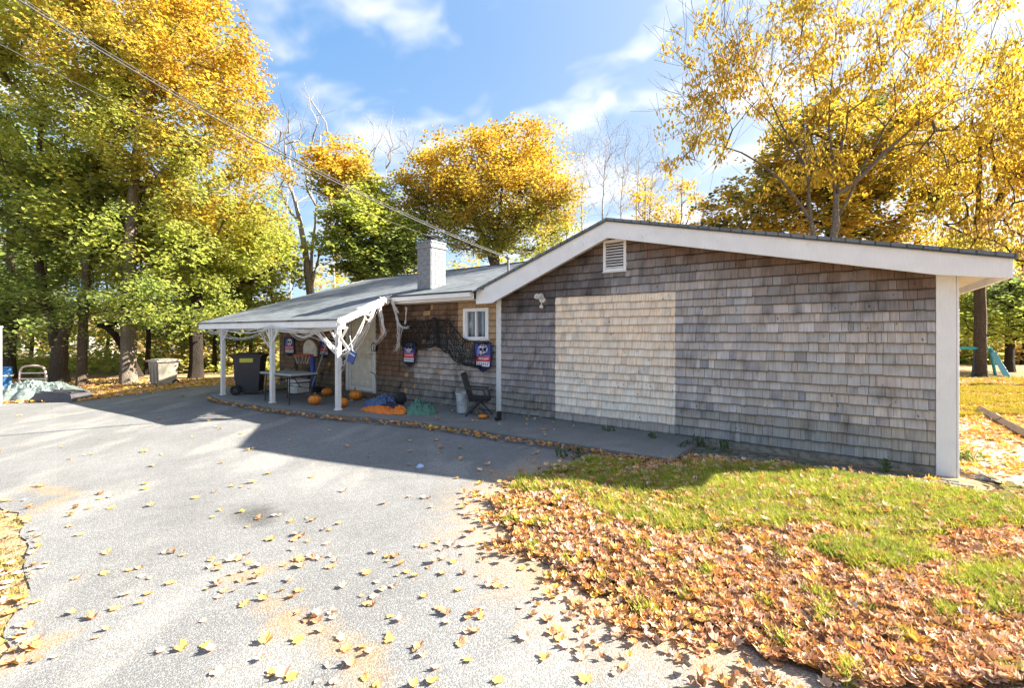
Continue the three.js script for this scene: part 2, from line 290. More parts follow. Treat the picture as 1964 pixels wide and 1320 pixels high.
structure('back_yard', sheet(backYard, 0.5, (x, z) => gh(x, z) + 0.006, (x, z) => mixc([0.42, 0.27, 0.08], [0.30, 0.28, 0.05], sstep(-0.2, 0.4, fbm2(x * 0.7, z * 0.7, 4))), 1.1), M.ground);
const pathPoly = ragged(fromPx([[1990, 960], [1905, 925], [1860, 880], [1842, 845], [1838, 800], [1868, 790], [1900, 820], [1990, 872]]), 0.14, 0.05, 31);
structure('gravel_path', sheet(pathPoly, 0.25, (x, z) => gh(x, z) + 0.02, (x, z) => mixc([0.74, 0.66, 0.54], [0.58, 0.48, 0.35], 0.5 + 0.5 * fbm2(x * 4, z * 4, 3)), 2.2), M.asphalt);

// concrete walk along the house (house axes, then turned)
const slabTop = 0.05;
const L2 = (px, py) => { const p = gp(px, py, slabTop), q = toLocal(p.x, p.z); return q; };
const walkPts = [[-8.45, 0.06], L2(405, 757), L2(421, 763), L2(520, 779), L2(646, 794), L2(780, 806), L2(900, 822), L2(1100, 852), L2(1288, 880), [L2(1288, 880)[0] + 0.02, 0.30]];
walkPts.push([walkPts[9][0], 0.06]);
{
  const s = new THREE.Shape(walkPts.map(([x, z]) => new THREE.Vector2(x, -z)));
  let g = new THREE.ExtrudeGeometry(s, { depth: 0.2, bevelEnabled: true, bevelThickness: 0.012, bevelSize: 0.01, bevelSegments: 2 }).rotateX(-Math.PI / 2).translate(0, slabTop - 0.212, 0);
  g = boxUV(g, 0.7); paintVerts(g, (x, y, z) => { const f = 0.9 + 0.4 * fbm2(x * 1.1, z * 1.1, 5); return [f, f, f * 0.97]; });
  const o = structure('concrete_walk', g, M.concrete); o.position.set(OX, 0, OZ); o.rotation.y = TURN;
}
const pavers = new THREE.Group();
{
  const gm = boxUV(new RoundedBoxGeometry(0.205, 0.06, 0.1, 1, 0.008)), mats = [[0.20, 0.17, 0.14], [0.24, 0.19, 0.15], [0.17, 0.17, 0.12], [0.23, 0.22, 0.18], [0.15, 0.17, 0.10]].map((c) => mat(c, 0.95, { map: T.dirt, bumpMap: T.dirtBump, bumpScale: 0.004 }));
  const base = part('paver_bed', span(2.62, 6.40, -0.20, -0.062, 0.06, 1.02, 0), mat([0.14, 0.11, 0.07], 1, { map: T.dirt }), scene); base.name = 'paver_walk'; base.userData.kind = 'structure';
  base.position.set(OX, 0, OZ); base.rotation.y = TURN; const R = mulberry(71);
  for (let r = 0; r < 8; r++) for (let c = 0; c < 18; c++) {
    const x = 2.74 + c * 0.213 + (r % 2) * 0.105 + (R() - 0.5) * 0.012, z = 0.19 + r * 0.108 + (R() - 0.5) * 0.01; if (x > 6.5) continue;
    const o = part('paver', gm, mats[Math.floor(R() * 5)], base); o.position.set(x, -0.045 - 0.018 * sstep(2.6, 6.4, x) + R() * 0.01, z); o.rotation.set((R() - 0.5) * 0.05, (R() - 0.5) * 0.06, (R() - 0.5) * 0.05);
  }
}

// ---------------------------------------------------------------- the house (house axes: x along the gable wall, z towards the driveway)
const house = thing('shingled_house', 'single storey house with weathered grey shingles, white trimmed gable and low front porch', 'house', V(OX, 0, OZ), TURN);
const HW = 6.465, PEAK = 2.386, rakeY = (x) => x < PEAK ? lerp(2.44, 3.43, (x + 0.355) / (PEAK + 0.355)) : lerp(3.43, 2.40, (x - PEAK) / (6.86 - PEAK));
const underY = (x) => x < PEAK ? lerp(2.20, 3.14, (x - 0.02) / (PEAK - 0.02)) : lerp(3.14, 2.20, (x - PEAK) / (6.45 - PEAK));
const gableWall = part('gable_wall', plate([[0.005, -0.02], [HW - 0.005, -0.02], [HW - 0.005, 2.28], [PEAK, 3.26], [0.005, 2.28]], -0.16, -0.004), M.sheathing, house);
part('foundation', [span(0.02, HW - 0.05, -0.3, 0.05, -0.12, 0.016, 0), span(-8.40, -0.06, -0.3, 0.05, -0.16, -0.036, 0)], M.foundation, house);
const Win = { x0: onWall(893, 0, -0.03)[0], x1: onWall(934, 0, -0.03)[0], y0: onWall(912, 648, -0.03)[1], y1: onWall(912, 596, -0.03)[1] };
const Door = { x0: onWall(668, 0, -0.03)[0], x1: onWall(717, 0, -0.03)[0], y0: 0.14, y1: 2.12 };
const frontWall = part('front_wall', [span(-8.43, Door.x0, 0.02, 2.30, -0.20, -0.060, 0), span(Door.x0, Door.x1, Door.y1, 2.30, -0.20, -0.060, 0), span(Door.x1, Win.x0, 0.02, 2.30, -0.20, -0.060, 0), span(Win.x0, Win.x1, 0.02, Win.y0, -0.20, -0.060, 0), span(Win.x0, Win.x1, Win.y1, 2.30, -0.20, -0.060, 0), span(Win.x1, -0.002, 0.02, 2.30, -0.20, -0.060, 0)], M.sheathing, house);
part('end_wall', span(-8.43, -8.28, 0, 2.3, -6.9, -0.21, 0), mat([0.2, 0.17, 0.15], 0.95, { map: T.grain }), house);
part('side_wall', span(HW - 0.16, HW - 0.01, -0.2, 2.3, -6.9, -0.165, 0), mat([0.25, 0.22, 0.2], 0.95, { map: T.grain }), house);
part('rear_wall', span(-8.43, HW - 0.01, -0.2, 2.3, -7.05, -6.905, 0), mat([0.25, 0.22, 0.2], 0.95, { map: T.grain }), house);

const patch = { x0: onWall(1066, 0, 0)[0], x1: onWall(1296, 0, 0)[0], y1: onWall(1180, 566, 0)[1] };
const newBit = { x0: onWall(878, 0, -0.03)[0], y0: onWall(912, 658, -0.03)[1] };
function shingleGeo(x0, x1, y0, y1a, y1b, zb, zt, cf, uo, edge) {
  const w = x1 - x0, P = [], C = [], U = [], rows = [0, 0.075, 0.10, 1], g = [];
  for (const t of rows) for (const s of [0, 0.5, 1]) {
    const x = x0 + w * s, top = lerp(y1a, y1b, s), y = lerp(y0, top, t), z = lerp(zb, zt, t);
    g.push([x, y, z, t > 0.08 ? cf(x, y) : cf(x, y).map((q) => q * edge)]);  // lowest strip darkened: painted stand-in for the shadow line between courses
  }
  const quad = (a, b, c, d) => { for (const k of [a, b, c, a, c, d]) { P.push(k[0], k[1], k[2]); C.push(...k[3]); U.push(k[0] * 1.3 + uo, k[1] * 1.3 + uo * 3 + k[2] * 1.3); } };
  for (let r = 0; r < 3; r++) for (let c = 0; c < 2; c++) { const i = r * 3 + c; quad(g[i], g[i + 1], g[i + 4], g[i + 3]); }
  const back = (q, z) => [q[0], q[1], z, q[3]], zz = zt - 0.004;
  const butt = (q) => [q[0], q[1], q[2], q[3].map((k) => k * 0.45)]; quad(butt(back(g[0], zz)), butt(back(g[2], zz)), butt(g[2]), butt(g[0])); quad(g[0], g[9], back(g[9], zz), back(g[0], zz)); quad(g[11], g[2], back(g[2], zz), back(g[11], zz));  // butt: dark weathered end grain, also painting the course shadow
  const b = new THREE.BufferGeometry(); b.setAttribute('position', new THREE.Float32BufferAttribute(P, 3)); b.setAttribute('color', new THREE.Float32BufferAttribute(C, 3)); b.setAttribute('uv', new THREE.Float32BufferAttribute(U, 2)); b.computeVertexNormals(); return b;
}
const courses = []; { const R = mulberry(31); let y = 0.055; while (y < 3.2) { courses.push(y); y += 0.126 + (R() - 0.5) * 0.032; } }
function shingleWall(x0, x1, z, topAt, tone, skip, snaps, parent, many, seed) {
  const R = mulberry(seed), list = [];
  courses.forEach((y, r) => {
    const yt = (courses[r + 1] ?? y + 0.135) + 0.03; let x = x0; const bow = (q) => 0.006 * n2(q * 0.5, r * 3.1);
    while (x < x1 - 0.02) {
      let e = x + 0.05 + R() * 0.085 + (R() < 0.3 ? R() * 0.12 : 0);
      for (const s of snaps) if (s > x + 0.01 && s < e + 0.03) e = s;
      if (e > x1 - 0.045) e = x1;
      const gp2 = R() < 0.55 ? 0.0022 : 0.001, a = x + gp2, b = e - gp2; x = e;
      const ta = Math.min(yt, topAt(a)), tb = Math.min(yt, topAt(b)); if (Math.max(ta, tb) < y + 0.03) continue;
      if (skip((a + b) / 2, y + 0.05)) continue;
      const k = tone((a + b) / 2, y + 0.06, R), uo = R() * 9, drop = (R() - 0.5) * 0.010 + bow(a), zb = z + 0.026 + R() * 0.012;
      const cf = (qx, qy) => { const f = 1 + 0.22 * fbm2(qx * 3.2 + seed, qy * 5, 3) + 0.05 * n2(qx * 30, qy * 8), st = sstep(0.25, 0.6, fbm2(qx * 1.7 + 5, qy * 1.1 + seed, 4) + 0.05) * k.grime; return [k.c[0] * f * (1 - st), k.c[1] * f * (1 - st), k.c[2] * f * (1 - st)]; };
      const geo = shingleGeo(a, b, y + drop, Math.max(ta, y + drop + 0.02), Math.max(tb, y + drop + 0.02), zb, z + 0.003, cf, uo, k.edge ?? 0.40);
      const wpos = toWorld((a + b) / 2, y, z), sc = F / -wpos.z; list.push({ geo, size: (b - a) * 0.13 * sc * sc });
    }
  });
  list.sort((a, b) => b.size - a.size);
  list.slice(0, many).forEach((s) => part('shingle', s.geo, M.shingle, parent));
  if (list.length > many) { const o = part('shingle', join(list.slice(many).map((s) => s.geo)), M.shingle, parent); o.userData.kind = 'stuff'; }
}
const vary = (c, R, a = 0.12) => { const f = 1 + (R() - 0.5) * 2 * a, h = (R() - 0.5) * 0.10; return [c[0] * f * (1 + h), c[1] * f, c[2] * f * (1 - h)]; };
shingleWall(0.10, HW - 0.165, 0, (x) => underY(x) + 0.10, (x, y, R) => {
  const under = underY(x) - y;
  let c = mixc([0.31, 0.28, 0.268], [0.49, 0.445, 0.415], sstep(0.6, 3.8, x + 0.4 * n2(x, y))), grime = 0.45;
  if (R() < 0.14) c = c.map((q) => q * 1.18); if (R() < 0.07) c = mixc(c, [0.28, 0.28, 0.31], 0.6);
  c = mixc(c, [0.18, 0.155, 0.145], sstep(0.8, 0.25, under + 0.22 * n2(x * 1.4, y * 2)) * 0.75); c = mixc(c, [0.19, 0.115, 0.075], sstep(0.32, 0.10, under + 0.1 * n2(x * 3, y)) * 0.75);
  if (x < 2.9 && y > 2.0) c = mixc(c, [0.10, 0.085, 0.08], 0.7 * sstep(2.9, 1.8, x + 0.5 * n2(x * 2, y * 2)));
  if (y < 0.4) { c = mixc(c, [0.27, 0.25, 0.20], 0.5); grime = 0.6; }
  if (x > patch.x0 && x < patch.x1 && y < patch.y1) {
    const f = sstep(1.9, 0.2, y); c = mixc([0.96, 0.78, 0.59], [0.95, 0.82, 0.67], f); grime = 0.2;
    if (R() < 0.07) c = mixc(c, [0.56, 0.49, 0.44], 0.5); if (y < 0.30) c = mixc(c, [0.34, 0.30, 0.27], sstep(0.30, 0.10, y) * 0.85);
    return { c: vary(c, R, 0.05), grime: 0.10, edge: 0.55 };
  }
  return { c: vary(c, R), grime };
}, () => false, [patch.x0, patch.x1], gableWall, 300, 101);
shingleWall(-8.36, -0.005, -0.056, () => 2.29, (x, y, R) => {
  if (x > newBit.x0 && y > newBit.y0 - 0.05) return { c: vary([0.52, 0.34, 0.19], R, 0.12), grime: 0.15 };
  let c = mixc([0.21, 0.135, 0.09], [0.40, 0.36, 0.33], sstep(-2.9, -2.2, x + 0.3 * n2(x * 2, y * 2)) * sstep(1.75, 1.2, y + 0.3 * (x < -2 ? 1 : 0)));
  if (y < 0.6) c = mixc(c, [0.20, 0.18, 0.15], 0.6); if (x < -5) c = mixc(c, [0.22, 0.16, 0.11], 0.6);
  if (R() < 0.02) c = [0.55, 0.34, 0.17];
  return { c: vary(c, R, 0.2), grime: y < 0.7 ? 0.8 : 0.5 };
}, (x, y) => (x > Win.x0 - 0.06 && x < Win.x1 + 0.06 && y > Win.y0 - 0.08 && y < Win.y1 + 0.06) || (x > Door.x0 - 0.09 && x < Door.x1 + 0.09 && y < Door.y1 + 0.07), [newBit.x0, Win.x0 - 0.05, Win.x1 + 0.05, Door.x0 - 0.08, Door.x1 + 0.08], frontWall, 0, 202);

// corner boards, fascia, soffits, gutters
part('corner_board', [span(-0.002, 0.098, 0.0, 2.26, -0.05, 0.026), span(-0.03, -0.004, 0.0, 2.26, -0.055, 0.02)], M.whiteOld, house);
part('corner_board', [span(HW - 0.163, HW + 0.006, -0.04, 2.30, -0.02, 0.027), span(HW + 0.0085, HW + 0.03, -0.04, 2.25, -0.14, 0.02)], M.white, house);
part('fascia', plate([[-0.355, 2.395], [-0.355, 2.155], [0.03, 2.16], [PEAK, 3.115], [PEAK, 3.385]], 0.205, 0.24), M.white, house);
part('fascia', plate([[PEAK + 0.003, 3.385], [PEAK + 0.003, 3.115], [6.30, 2.225], [6.86, 2.15], [6.86, 2.355]], 0.205, 0.24), M.white, house);
part('soffit', [slabOf([[0.0, 2.215, 0.203], [PEAK, 3.175, 0.203], [PEAK, 3.175, -0.003], [0.0, 2.215, -0.003]], 0.012, (p) => [p[0], p[2]]), slabOf([[PEAK + 0.003, 3.175, 0.203], [6.45, 2.275, 0.203], [6.45, 2.275, -0.003], [PEAK + 0.003, 3.175, -0.003]], 0.012, (p) => [p[0], p[2]]),
  span(HW + 0.031, 6.83, 2.235, 2.25, -6.9, 0.203, 0), span(-0.35, -0.03, 2.17, 2.182, -0.03, 0.203, 0)], M.soffit, house);
part('eave_board', span(6.832, 6.858, 2.15, 2.345, -6.9, 0.2, 0.004), M.white, house);
part('gutter', [span(6.862, 6.965, 2.26, 2.345, -6.9, -0.35, 0.012)], M.white, house);
part('gutter', [span(-2.72, -0.362, 2.285, 2.385, 0.322, 0.42, 0.015), span(-2.70, -0.362, 2.25, 2.37, 0.29, 0.318, 0.004)], M.white, house);
part('soffit', span(-2.70, -0.362, 2.232, 2.247, -0.05, 0.318, 0), M.soffit, house);
const ruv = (p) => [p[0] / 3.2, p[2] / 2.24];
part('gable_roof', [slabOf([[-0.385, 2.43, 0.275], [PEAK, 3.43, 0.275], [PEAK, 3.43, -7.2], [-0.385, 2.43, -7.2]], 0.04, (p) => [p[2] / 3.2, p[0] / 2.24])], M.roof, house);
part('gable_roof', [slabOf([[PEAK, 3.432, 0.275], [6.89, 2.395, 0.275], [6.89, 2.395, -7.2], [PEAK, 3.432, -7.2]], 0.04, (p) => [p[2] / 3.2, p[0] / 2.24])], M.roof, house);
part('drip_edge', [bar(V(-0.387, 2.378, 0.262), V(PEAK, 3.378, 0.262), 0.012, 0.012), bar(V(PEAK, 3.378, 0.262), V(6.885, 2.343, 0.262), 0.012, 0.012)], M.roofEdge, house);
const porchTop = [[-8.05, 1.855, 2.25], [-2.45, 1.865, 1.86], [-2.72, 2.41, 0.43], [-8.303, 2.402, 0.43]], roofFront = [[-8.303, 2.402, 0.43], [-2.72, 2.41, 0.43], [-0.30, 2.41, 0.43], [PEAK, 3.43, -2.99], [2.6, 3.58, -3.5], [-8.85, 3.58, -3.5]];
part('main_roof', [slabOf(porchTop, 0.035, ruv), slabOf(roofFront, 0.035, ruv), slabOf([[-8.85, 3.582, -3.5], [2.6, 3.582, -3.5], [2.6, 2.35, -7.3], [-8.85, 2.35, -7.3]], 0.035, ruv)], M.roof, house);
part('ridge_cap', [bar(V(-8.87, 3.578, -3.5), V(2.5, 3.578, -3.5), 0.02, 0.16)], M.roofEdge, house);
// porch: beam, posts, fascia
const L3 = (px, py) => { const p = gp(px, py, slabTop), q = toLocal(p.x, p.z); return q; };
const postAt = [L3(428.5, 758), L3(523, 773), L3(649, 787)];
const eaveZ = (x) => lerp(2.25, 1.86, (x + 8.05) / 5.6);
part('porch_fascia', [bar(V(-8.04, 1.755, eaveZ(-8.04) - 0.03), V(-2.47, 1.765, eaveZ(-2.47) - 0.03), 0.13, 0.028).translate(0, 0, 0)], M.white, house);
part('porch_beam', [bar(V(-7.75, 1.745, postAt[0][1]), V(-2.5, 1.72, postAt[2][1]), 0.11, 0.09)], M.whiteOld, house);
part('rake_board', [bar(V(-2.455, 1.80, 1.84), V(-2.715, 2.345, 0.43), 0.024, 0.13)], M.white, house);
part('rake_board', [bar(V(-8.06, 1.79, 2.22), V(-8.83, 3.50, -3.45), 0.024, 0.13)], M.white, house);
postAt.forEach(([x, z], i) => {
  const p = part('porch_post', [span(x - 0.045, x + 0.045, slabTop, 1.70, z - 0.045, z + 0.045, 0.008), span(x - 0.06, x + 0.06, slabTop, slabTop + 0.03, z - 0.06, z + 0.06, 0.006)], M.whiteOld, house);
  part('brace', [bar(V(x - 0.32, 1.70, z), V(x - 0.03, 1.40, z), 0.035, 0.035), bar(V(x + 0.30, 1.70, z), V(x + 0.03, 1.40, z), 0.035, 0.035)], M.whiteOld, p);
});
part('rafter', Array.from({ length: 9 }, (_, i) => { const x = -7.8 + i * 0.64; return bar(V(x, 1.735, eaveZ(x) - 0.06), V(x, 2.32, 0.35), 0.04, 0.07); }), M.rawWood, house);
part('porch_ceiling', slabOf([[-8.0, 1.79, 2.2], [-2.5, 1.80, 1.83], [-2.72, 2.34, 0.42], [-2.74, 2.34, -0.02], [-8.25, 2.34, -0.02], [-8.2, 2.33, 0.42]], 0.012, (p) => [p[0], p[2]]), M.rawWood, house);
// gable vent
{
  const a = onWall(1157, 522, 0.03), b = onWall(1201, 459, 0.03), w = b[0] - a[0], h = b[1] - a[1] + 0.02;
  const v = part('gable_vent', [span(a[0], a[0] + 0.045, a[1], a[1] + h, 0, 0.045), span(b[0] - 0.045, b[0], a[1], a[1] + h, 0, 0.045), span(a[0] + 0.046, b[0] - 0.046, a[1], a[1] + 0.045, 0, 0.044), span(a[0] + 0.046, b[0] - 0.046, a[1] + h - 0.05, a[1] + h, 0, 0.044), span(a[0] - 0.012, b[0] + 0.012, a[1] - 0.02, a[1] - 0.002, 0, 0.055)], M.white, house);
  for (let i = 0; i < 9; i++) { const y = a[1] + 0.07 + i * (h - 0.13) / 8.4; const s = part('slat', box(w - 0.094, 0.008, 0.045), M.white, v); s.position.set((a[0] + b[0]) / 2, y, 0.022); s.rotation.x = 0.75; }
  part('vent_back', span(a[0] + 0.04, b[0] - 0.04, a[1] + 0.03, a[1] + h - 0.03, 0.019, 0.0205, 0), M.darkInside, v);
}
// slider window, with room behind it
{
  const { x0, x1, y0, y1 } = Win, m = (x0 + x1) / 2, z = -0.03;
  const w = part('window', [span(x0 - 0.05, x0 + 0.02, y0 - 0.02, y1 + 0.05, -0.10, 0.0), span(x1 - 0.02, x1 + 0.05, y0 - 0.02, y1 + 0.05, -0.10, 0.0), span(x0 + 0.021, x1 - 0.021, y1 - 0.02, y1 + 0.05, -0.10, -0.002), span(x0 - 0.07, x1 + 0.07, y0 - 0.055, y0 - 0.021, -0.10, 0.018), span(x0 + 0.021, x1 - 0.021, y0 - 0.02, y0 + 0.02, -0.10, -0.002), span(m - 0.02, m + 0.02, y0 + 0.021, y1 - 0.021, -0.08, -0.012)], M.white, house);
  part('pane', span(x0 + 0.02, m - 0.02, y0 + 0.02, y1 - 0.02, -0.062, -0.058, 0), M.glass, w); part('pane', span(m + 0.02, x1 - 0.02, y0 + 0.02, y1 - 0.02, -0.052, -0.048, 0), M.glass, w);
  part('sash', [span(x0 + 0.02, x0 + 0.045, y0 + 0.02, y1 - 0.02, -0.075, -0.02), span(x1 - 0.045, x1 - 0.02, y0 + 0.02, y1 - 0.02, -0.065, -0.02)], M.white, w);
  const room = part('room_wall', [span(x0 - 0.3, x1 + 0.3, y0 - 0.4, y1 + 0.02, -1.3, -1.28, 0), span(x0 - 0.3, x0 - 0.28, y0 - 0.4, y1, -1.28, -0.21, 0), span(x1 + 0.28, x1 + 0.3, y0 - 0.4, y1, -1.28, -0.21, 0)], M.darkInside, w);
  part('curtain', [span(x0 + 0.05, x0 + 0.10, y0, y1, -0.17, -0.15, 0), span(m - 0.10, m - 0.05, y0, y1, -0.17, -0.15, 0), span(m + 0.05, m + 0.10, y0, y1, -0.17, -0.15, 0)], mat([0.35, 0.37, 0.40], 0.9, { map: T.cloth }), w);
}
// front door with storm door and steps
{
  const { x0, x1, y0, y1 } = Door, d = part('door_frame', [span(x0 - 0.08, x0 + 0.01, y0 - 0.02, y1 + 0.06, -0.14, -0.01), span(x1 - 0.01, x1 + 0.08, y0 - 0.02, y1 + 0.06, -0.14, -0.01), span(x0 + 0.011, x1 - 0.011, y1 - 0.02, y1 + 0.06, -0.14, -0.012), span(x0 - 0.08, x1 + 0.08, y0 - 0.10, y0 - 0.021, -0.14, 0.01)], M.whiteOld, house);
  const w = x1 - x0, leaf = part('door', [span(x0 + 0.012, x1 - 0.012, y0 - 0.015, y1 - 0.025, -0.12, -0.075)], M.cream, house);
  part('panel', [span(x0 + 0.12, x1 - 0.12, y0 + 0.12, y0 + 0.80, -0.076, -0.063, 0.004), span(x0 + 0.12, x1 - 0.12, y0 + 0.92, y1 - 0.16, -0.076, -0.068, 0.004)], mat([0.76, 0.72, 0.60], 0.6, { map: T.scuff }), leaf);
  part('panel', [span(x0 + 0.02, x0 + 0.09, y0, y1 - 0.03, -0.072, -0.045, 0.004), span(x1 - 0.09, x1 - 0.02, y0, y1 - 0.03, -0.072, -0.045, 0.004), span(x0 + 0.091, x1 - 0.091, y0, y0 + 0.10, -0.072, -0.046, 0.004)], M.whiteOld, leaf);
  part('handle', [rod(V(x1 - 0.06, y0 + 0.93, -0.045), V(x1 - 0.06, y0 + 0.93, 0.01), 0.012), rod(V(x1 - 0.06, y0 + 0.93, 0.005), V(x1 - 0.17, y0 + 0.93, 0.01), 0.01)], M.steel, leaf);
  part('door_step', [span(x0 - 0.25, x1 + 0.35, slabTop + 0.004, slabTop + 0.07, 0.0, 0.42, 0.006)], M.oldWood, house);
}
// chimney standing in the front slope of the roof
{
  const find = (px, py) => { const r = ray(px, py); let t = 10; for (let i = 0; i < 30; i++) { const p = r.clone().multiplyScalar(t).add(camera.position), q = toLocal(p.x, p.z); const ry = 2.41 + 0.298 * (0.43 - q[1]); t += (ry - p.y) / (r.y + 0.298 * (toLocal(r.x, r.z)[1] - toLocal(0, 0)[1])) * 0.9; } const p = r.multiplyScalar(t).add(camera.position), q = toLocal(p.x, p.z); return [q[0], p.y, q[1], t]; };
  const c = find(827, 555), w = 0.44, dp = 0.46, top = EYE + (HY - 463) / F * c[3];
  const paint = mat([0.26, 0.275, 0.30], 0.85, { map: T.concrete }), x0 = c[0] - w, x1 = c[0], z1 = c[2], z0 = c[2] - dp, yb = c[1] - 0.1;
  const ch = part('chimney', [span(x0 + 0.004, x1 - 0.004, yb, top - 0.005, z0 + 0.004, z1 - 0.004, 0)], mat([0.38, 0.39, 0.40], 0.95), house), R = mulberry(4);
  const rows = Math.floor((top - yb) / 0.105), gm = [0.205, 0.1].map((l) => boxUV(new RoundedBoxGeometry(l, 0.097, 0.012, 1, 0.003))), gs = [0.205, 0.1].map((l) => boxUV(new RoundedBoxGeometry(0.012, 0.097, l, 1, 0.003)));
  for (let r = 0; r < rows; r++) {
    const y = yb + 0.055 + r * 0.105, list = r % 2 ? [0.105, 0.325] : [0.052, 0.215, 0.38];
    for (const u of list) { const k = r % 2 ? 0 : u === 0.215 ? 0 : 1; const a = part('brick', gm[k], paint, ch); a.position.set(x0 + u + 0.005, y, z1 + 0.0005 + R() * 0.002); const b = part('brick', gs[k], paint, ch); b.position.set(x1 + 0.0005 + R() * 0.002, y, z0 + u + 0.012); }
  }
  part('crown', [span(x0 - 0.03, x1 + 0.03, top - 0.13, top - 0.07, z0 - 0.03, z1 + 0.03, 0.008), span(x0 - 0.012, x1 + 0.02, top - 0.003, top + 0.03, z0 - 0.01, z1 + 0.02, 0.006)], paint, ch);
  part('flue_cap', [new THREE.CylinderGeometry(0.10, 0.11, 0.10, 16).translate(x0 + w / 2, top + 0.08, z0 + dp / 2), new THREE.ConeGeometry(0.19, 0.07, 16).translate(x0 + w / 2, top + 0.19, z0 + dp / 2), rod(V(x0 + w / 2 - 0.09, top + 0.1, z0 + dp / 2), V(x0 + w / 2 - 0.09, top + 0.17, z0 + dp / 2), 0.01), rod(V(x0 + w / 2 + 0.09, top + 0.1, z0 + dp / 2), V(x0 + w / 2 + 0.09, top + 0.17, z0 + dp / 2), 0.01)], mat([0.06, 0.05, 0.045], 0.8), ch);
  part('flashing', [span(x0 - 0.02, x1 + 0.02, c[1] - 0.03, c[1] + 0.02, z1 + 0.009, z1 + 0.03, 0.003)], M.roofEdge, ch);
}
// service mast and plumbing vent on the roof
const mastAt = [0.15, 2.75, -0.75];
{
  const r = ray(975, 505); const a = toLocal(0, 0), b = toLocal(r.x, r.z), t = (-0.75 - a[1]) / (b[1] - a[1]); mastAt[0] = a[0] + (b[0] - a[0]) * t; mastAt[1] = EYE + r.y * t;
  part('service_mast', [rod(V(mastAt[0], mastAt[1] - 0.4, -0.75), V(mastAt[0], mastAt[1] + 0.10, -0.75), 0.024), new THREE.SphereGeometry(0.05, 12, 8).scale(1, 0.9, 1.3).translate(mastAt[0], mastAt[1] + 0.12, -0.74), rod(V(mastAt[0] - 0.12, mastAt[1] - 0.02, -0.72), V(mastAt[0], mastAt[1] + 0.03, -0.75), 0.012)], M.greyMetal, house);
}

// ---------------------------------------------------------------- trees
function leafShape(kind) {
  const o = kind === 'long' ? [[0, 0], [0.20, 0.3], [0.17, 0.65], [0, 1], [-0.17, 0.65], [-0.20, 0.3]] : [[0, 0], [0.48, 0.18], [0.40, 0.56], [0, 1], [-0.42, 0.54], [-0.50, 0.2]];
  return o.map(([x, y]) => V(x, y, -Math.abs(x) * 0.35 - y * y * 0.2));
}
const clumpCache = new Map();
function clumpGeo(kind, size, n, rad, seed) {
  const key = [kind, size, n, rad, seed].join(); if (clumpCache.has(key)) return clumpCache.get(key);
  const R = mulberry(seed), P = [], q = new THREE.Quaternion(), e = new THREE.Euler(), s = leafShape(kind);
  for (let i = 0; i < n; i++) {
    const a = R() * tau, b = Math.acos(2 * R() - 1), r = rad * Math.cbrt(R()), c = V(Math.sin(b) * Math.cos(a) * r, Math.cos(b) * r * 0.7, Math.sin(b) * Math.sin(a) * r), k = size * (0.75 + 0.5 * R());
    kind === 'long' ? e.set(2.3 + R() * 1.0, R() * tau, (R() - 0.5) * 0.6, 'YXZ') : e.set(0.9 + R() * 1.7, R() * tau, (R() - 0.5) * 1.2, 'YXZ'); q.setFromEuler(e);
    const v = s.map((p) => p.clone().multiplyScalar(k).applyQuaternion(q).add(c));
    for (const t of [[0, 1, 2], [0, 2, 3], [0, 3, 4], [0, 4, 5]]) for (const j of t) P.push(v[j].x, v[j].y, v[j].z);
  }
  const g = new THREE.BufferGeometry(); g.setAttribute('position', new THREE.Float32BufferAttribute(P, 3)); g.computeVertexNormals(); clumpCache.set(key, g); return g;
}
const pal = {
  green: [0.24, 0.31, 0.06], lime: [0.40, 0.44, 0.07], yellow: [0.55, 0.40, 0.045], gold: [0.55, 0.345, 0.032], orange: [0.54, 0.31, 0.03], brown: [0.38, 0.26, 0.11], dark: [0.12, 0.165, 0.055], olive: [0.35, 0.34, 0.06], pale: [0.62, 0.58, 0.18],
};
const gauss = (R) => (R() + R() + R() - 1.5) * 1.15;
function instanced(name, geo, m, parent, spots) { // spots: [pos, scale, color]
  const o = new THREE.InstancedMesh(geo, m, spots.length), q = new THREE.Quaternion(), e = new THREE.Euler(), mt = new THREE.Matrix4(), c = new THREE.Color();
  spots.forEach(([p, s, col, rot], i) => { rot ? e.set(...rot) : e.set(0, 0, 0); q.setFromEuler(e); mt.compose(p, q, typeof s === 'number' ? V(s, s, s) : s); o.setMatrixAt(i, mt); o.setColorAt(i, c.setRGB(...col)); });
  o.name = numbered(name); o.castShadow = o.receiveShadow = true; parent.add(o); return o;
}
